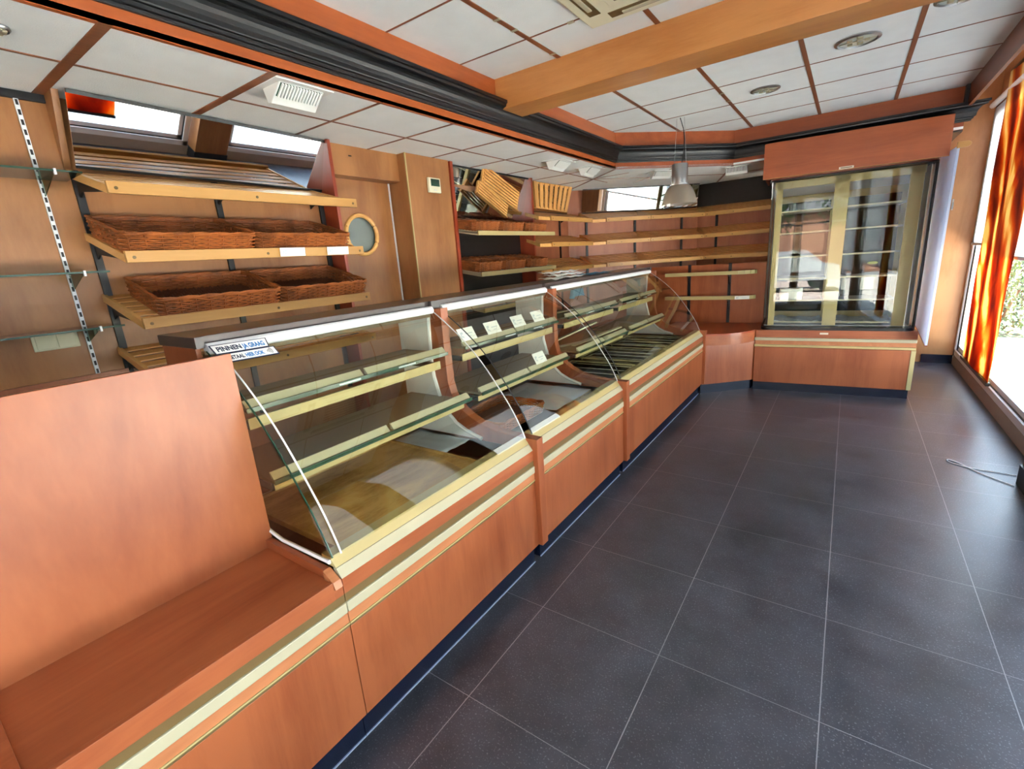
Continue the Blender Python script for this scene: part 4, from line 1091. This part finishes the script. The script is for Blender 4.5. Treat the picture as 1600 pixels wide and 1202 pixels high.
washer((-1.115, -.19, SOF), PI / 2, 'slatted ceiling light nearest the camera, above the left shelves')
washer((-1.17, 2.5, SOF), PI / 2, 'slatted ceiling light above the wicker basket shelves')
washer((-1.14, 3.1, SOF), PI / 2, 'slatted ceiling light next to the ceiling corner')
washer((-.70, 4.05, SOF), rzc, 'slatted ceiling light left behind the pendant lamp')
washer((-.02, 4.62, SOF), .1, 'slatted ceiling light left of the cabinet header')
def downlight(loc, r, label, group='round ceiling lights'):
    t = thing('ceiling_downlight', loc, label, 'ceiling light', group); z = loc[2]
    MB().lathe([(r, 0), (r, -.006), (r * .86, -.012), (r * .82, -.004), (r * .82, 0)], (loc[0], loc[1], z)).build('trim_ring', 'steel', t)
    MB().lathe([(0, -.003), (r * .82, -.003), (r * .82, -.001), (0, -.001)], (loc[0], loc[1], z)).build('reflector', 'lampglass', t)
    m = MB()
    for k in range(5): a = 2 * PI * k / 5; m.box(loc[0] + r * .4 * math.cos(a) - .014, loc[0] + r * .4 * math.cos(a) + .014, loc[1] + r * .4 * math.sin(a) - .008, loc[1] + r * .4 * math.sin(a) + .008, z - .016, z - .003)
    for a in (0, PI / 2): m.tube([(loc[0] - r * .8 * math.cos(a), loc[1] - r * .8 * math.sin(a), z - .006), (loc[0] + r * .8 * math.cos(a), loc[1] + r * .8 * math.sin(a), z - .006)], .003, 5)
    m.build('lamp_clips', 'cream2', t)
downlight((1.055, 2.455, CEI), .125, 'round glass ceiling light, larger one right of the beam')
downlight((.448, 3.095, CEI), .11, 'round glass ceiling light above the third display case')
downlight((1.50, 2.16, CEI), .11, 'round ceiling light cut off by the top picture edge')
downlight((-1.24, -1.17, SOF), .035, 'small round downlight in the lowered ceiling at the far left')
ac = thing('air_conditioner', (.3, .6, CEI), 'cream ceiling air conditioner cassette at the top edge', 'air conditioner')
B(-.12, .73, .18, 1.01, CEI - .035, CEI).build('cassette_panel', 'acbeige', ac, bevel=.012)
B(.06, .55, .36, .83, CEI - .043, CEI - .034).build('intake_grille', 'acbeige', ac, bevel=.004)
for (a, b, c2, d2) in ((.02, .59, .895, .955), (.02, .59, .235, .295), (-.065, -.005, .32, .87), (.615, .675, .32, .87)):
    B(a, b, c2, d2, CEI - .038, CEI - .034).build('air_slot', 'olive', ac)
    fx = ((b - a) * .12, (d2 - c2) * .3) if b - a > d2 - c2 else ((b - a) * .3, (d2 - c2) * .12)
    B(a + fx[0], b - fx[0], c2 + fx[1], d2 - fx[1], CEI - .046, CEI - .038).build('air_flap', 'cream2', ac, bevel=.003)
m = MB()
for k in range(9): m.box(.10 + .05 * k, .12 + .05 * k, .40, .79, CEI - .0445, CEI - .0425)
m.build('grille_slots', 'olive', ac)
hk = thing('wall_hook', (2.13, 6.63, 1.98), 'small grey hook on the tan wall panel', 'hook')
B(2.14, 2.155, 6.64, 6.65, 1.97, 2.10).build('hook_plate', 'steel', hk)
MB().tube([(2.148, 6.64, 2.06), (2.148, 6.60, 2.05), (2.148, 6.59, 2.01), (2.148, 6.60, 1.985)], .005, 6).build('hook_arm', 'steel', hk)

# ------------------------------------------------------------------ blinds, banners, cable
def blind(y0, y1, z0, label):
    t = thing('roller_blind', (2.395, (y0 + y1) / 2, z0), label, 'blind', 'white roller blinds')
    B(2.386, 2.389, y0, y1, z0, 3.04).build('blind_fabric', 'blind', t)
    B(2.378, 2.396, y0, y1, z0 - .03, z0).build('bottom_bar', 'grey', t, bevel=.003)
    MB().tube([(2.36, y0, 3.10), (2.36, y1, 3.10)], .03, 10).build('roller_tube', 'white', t)
blind(5.35, 6.62, 1.56, 'white roller blind half lowered behind the orange banner, next to the tan wall')
blind(2.75, 5.30, 1.46, 'white roller blind half lowered at the right picture edge')
blind(-1.15, 2.15, 1.2, 'white roller blind added out of view in the second shop window to cut its light')  # added to weaken the daylight on the near counter
blind(YF + .1, -1.46, 1.0, 'white roller blind added out of view in the window nearest the front wall to cut its light')  # likewise added, dims the window closest to the camera
def banner(y0, y1, z0, z1, x, label):
    t = thing('hanging_banner', (x, (y0 + y1) / 2, z0), label, 'banner', 'orange printed banners')
    m = MB(); vs = []; fs = []; n = 30
    for j in range(21):
        for i in range(n + 1):
            f = i / n; vs.append((x + .012 * math.sin(f * 9 + j * .1) + .004 * math.sin(j * .8), y0 + (y1 - y0) * f, z0 + (z1 - z0) * j / 20))
    for j in range(20):
        for i in range(n): a = j * (n + 1) + i; fs.append((a, a + 1, a + n + 2, a + n + 1))
    m.add(vs, fs, True); o = m.build('banner_cloth', 'banner', t); sd = o.modifiers.new('thick', 'SOLIDIFY'); sd.thickness = .003
    B(x - .016, x + .014, y0 - .005, y1 + .005, z0 - .02, z0 + .012).build('bottom_rod', 'void', t)
    B(x - .012, x + .012, y0 - .005, y1 + .005, z1 - .01, z1 + .015).build('top_rod', 'void', t)
banner(4.45, 5.79, .27, 3.26, 2.345, 'tall orange bread-pattern banner hanging in the window beside the tan wall')
banner(.75, 1.3, .42, 3.2, 2.345, 'narrow orange banner in the second window, its lower end showing in the left mirror')
cab = MB()
path = [(2.21, 2.61), (2.12, 2.70), (2.06, 2.77), (2.0, 2.86), (1.955, 2.93), (1.92, 2.955), (1.905, 2.94), (1.915, 2.905), (1.96, 2.87), (2.02, 2.84), (2.10, 2.83), (2.18, 2.825), (2.26, 2.81)]
def cr(P_, n=6):
    P_ = [Vector((p_[0], p_[1], .005)) for p_ in P_]; o = []
    for i in range(len(P_) - 1):
        p0 = P_[max(i - 1, 0)]; p1 = P_[i]; p2 = P_[i + 1]; p3 = P_[min(i + 2, len(P_) - 1)]
        for k in range(n):
            u = k / n; o.append(.5 * ((2 * p1) + (-p0 + p2) * u + (2 * p0 - 5 * p1 + 4 * p2 - p3) * u * u + (-p0 + 3 * p1 - 3 * p2 + p3) * u ** 3))
    return o + [P_[-1]]
cab.tube(cr(path), .0035, 6)
tag(cab.build('cable', 'white'), 'thin white cable looped on the floor near the window', 'cable')

# ------------------------------------------------------------------ outside
struct(B(XW + .08, 14, -16, 9.0, -.12, -.02).build('ground', 'paving'), 'bright paving outside the windows', 'ground')
struct(B(XW + .08, 14, 9.0, 34, -.12, -.03).build('ground', 'leafd'), 'planted ground beyond the paving', 'ground')
struct(B(-12, XW + .08, -16, YF - .1, -.12, -.02).build('ground', 'street'), 'pink paving in front of the shop', 'ground')
def bush(loc, r, label, mat, n=1300, cat='bush', group='bushes outside the window', trunk=0.0):
    t = thing('bush' if not trunk else 'tree', loc, label, cat, group)
    m = MB(); rs = random.Random(int(loc[0] * 100 + loc[1] * 7))
    for k in range(n):
        d_ = Vector((rs.gauss(0, 1), rs.gauss(0, 1), rs.gauss(0, 1))).normalized() * (rs.random() ** .4) * r
        c_ = Vector((d_.x, d_.y, max(-r * .95 if not trunk else -9, d_.z) + r * .9 + trunk)) 
        u = Vector((rs.gauss(0, 1), rs.gauss(0, 1), rs.gauss(0, 1))).normalized(); v_ = u.orthogonal().normalized(); s_ = r * rs.uniform(.035, .08)
        m.add([c_ - u * s_, c_ + v_ * s_ * .5, c_ + u * s_, c_ - v_ * s_ * .5], [(0, 1, 2, 3)])
    m.build('foliage', mat, t, local=True)
    k = MB()
    if trunk: k.tube([(0, 0, 0), (.05, 0, trunk), (0, .1, trunk + r)], [.14, .1, .05], 8)
    else:
        for a in range(4): k.tube([(0, 0, 0), (.3 * r * math.cos(a * 1.6), .3 * r * math.sin(a * 1.6), r)], .02, 5)
    k.build('trunk' if trunk else 'stems', 'bark', t, local=True)
bl = [(3.3, 9.6, .75, 'leafd'), (4.3, 10.3, .75, 'leaf'), (3.0, 11.5, .85, 'leaf'), (4.9, 12.3, .95, 'leafd'), (3.5, 14.2, 1.15, 'leaf'), (5.9, 14.6, 1.2, 'leafd'), (4.6, 17.6, 1.5, 'leaf')]
bn = ['low dark green bush nearest outside the window', 'light green bush behind the low dark one', 'light green bush close to the building corner', 'dark bush further along the path', 'tall light green bush further back', 'tall dark bush behind the light green ones', 'tallest light green bush farthest back']
for (x, y, r_, mt), lab in zip(bl, bn): bush((x, y, -.03), r_, lab, mt)
for i, (x, y) in enumerate(((-3.5, -13.5), (.5, -14.2), (4.0, -13.6), (8.0, -12.0))):
    bush((x, y, -.02), 1.7, '%s street tree across the road in front of the shop' % ('first', 'second', 'third', 'fourth')[i], 'leafd', 1100, 'tree', 'street trees', trunk=2.0)
hs = thing('house', (2, -21, 0), 'brick house across the street, seen only in reflections', 'house')
B(-9, 12, -24, -19.5, -.1, 3.2).build('house_wall', 'brick', hs)
MB().prism([(-24.3, 3.2), (-19.2, 3.2), (-21.7, 5.6)], 'x', -9.3, 12.3).build('house_roof', 'roof', hs)
car = thing('car', (1.0, -9.0, -.02), 'silver parked car in the street, seen only in reflections', 'car')
MB().prism([(-1.1, .35), (-1.1, .78), (-.2, .86), (.35, 1.35), (1.75, 1.38), (2.45, .92), (3.0, .86), (3.1, .4)], 'y', -9.8, -8.2).build('car_body', 'carpaint', car)
for x in (-.2, 2.3):
    for y in (-9.75, -8.35):
        MB().prism([(x + .33 * math.cos(2 * PI * i / 20), .33 + .33 * math.sin(2 * PI * i / 20)) for i in range(20)], 'y', y - .1, y + .12).build('wheel', 'tyre', car)

# ------------------------------------------------------------------ light
w = bpy.data.worlds.new('sky'); S.world = w; w.use_nodes = True; nt = w.node_tree
bg = nt.nodes['Background']
tc = N(nt, 'ShaderNodeTexCoord'); spx = N(nt, 'ShaderNodeSeparateXYZ'); nt.links.new(tc.outputs['Generated'], spx.inputs[0])
rp = N(nt, 'ShaderNodeValToRGB'); nt.links.new(spx.outputs['Z'], rp.inputs['Fac'])
rp.color_ramp.elements[0].position = 0.0; rp.color_ramp.elements[0].color = (.95, .98, 1.0, 1)
rp.color_ramp.elements[1].position = 0.7; rp.color_ramp.elements[1].color = (.5, .7, 1.0, 1)
nt.links.new(rp.outputs['Color'], bg.inputs['Color']); bg.inputs['Strength'].default_value = 3.0
def portal(loc, rot, sx, sy):
    l = bpy.data.lights.new('window_portal', 'AREA'); l.shape = 'RECTANGLE'; l.size = sx; l.size_y = sy; l.cycles.is_portal = True
    o = bpy.data.objects.new('window_portal', l); COL.objects.link(o); o.location = loc; o.rotation_euler = rot
for (y0, y1) in ((2.64, 6.64), (-1.2, 2.2), (YF, -1.42)):
    portal((XW + .10, (y0 + y1) / 2, 1.6), (0, PI / 2, 0), 3.0, y1 - y0)
portal((1.33, YF - .12, 1.43), (PI / 2, 0, 0), 2.2, 2.65)
sun = bpy.data.lights.new('sun', 'SUN'); sun.energy = 42.0; sun.angle = math.radians(1.0); sun.color = (1, .95, .87)
so_ = bpy.data.objects.new('sun', sun); COL.objects.link(so_); so_.location = (4, 8, 9)
so_.rotation_euler = Vector((.22, -.5, -.85)).to_track_quat('-Z', 'Y').to_euler()

# ------------------------------------------------------------------ camera
R = [[0.8208411840221068, 0.5669881808355467, -0.06887781504942866], [0.09043034244874495, -0.24808655318390427, -0.964507861706649], [-0.5639522176370872, 0.7854791307998751, -0.25491259541278866]]
cam = bpy.data.cameras.new('camera'); cam.sensor_width = 36.0; cam.sensor_fit = 'HORIZONTAL'; cam.lens = 734.1576 / 1600 * 36.0; cam.clip_start = .02
co = bpy.data.objects.new('camera', cam); COL.objects.link(co)
r_, d_, f_ = (Vector(q) for q in R)
mt = Matrix((( r_.x, -d_.x, -f_.x), (r_.y, -d_.y, -f_.y), (r_.z, -d_.z, -f_.z))).to_4x4(); mt.translation = Vector((1.13445, -1.71402, 1.73995))
co.matrix_world = mt; S.camera = co
S.view_settings.view_transform = 'Standard'; S.view_settings.look = 'None'; S.view_settings.exposure = 1.48; S.view_settings.gamma = 1.0
S.view_settings.use_curve_mapping = False
S.cycles.transparent_max_bounces = 32; S.cycles.max_bounces = 10; S.cycles.diffuse_bounces = 6
S.cycles.sample_clamp_indirect = 6.0; S.cycles.caustics_reflective = False; S.cycles.caustics_refractive = False
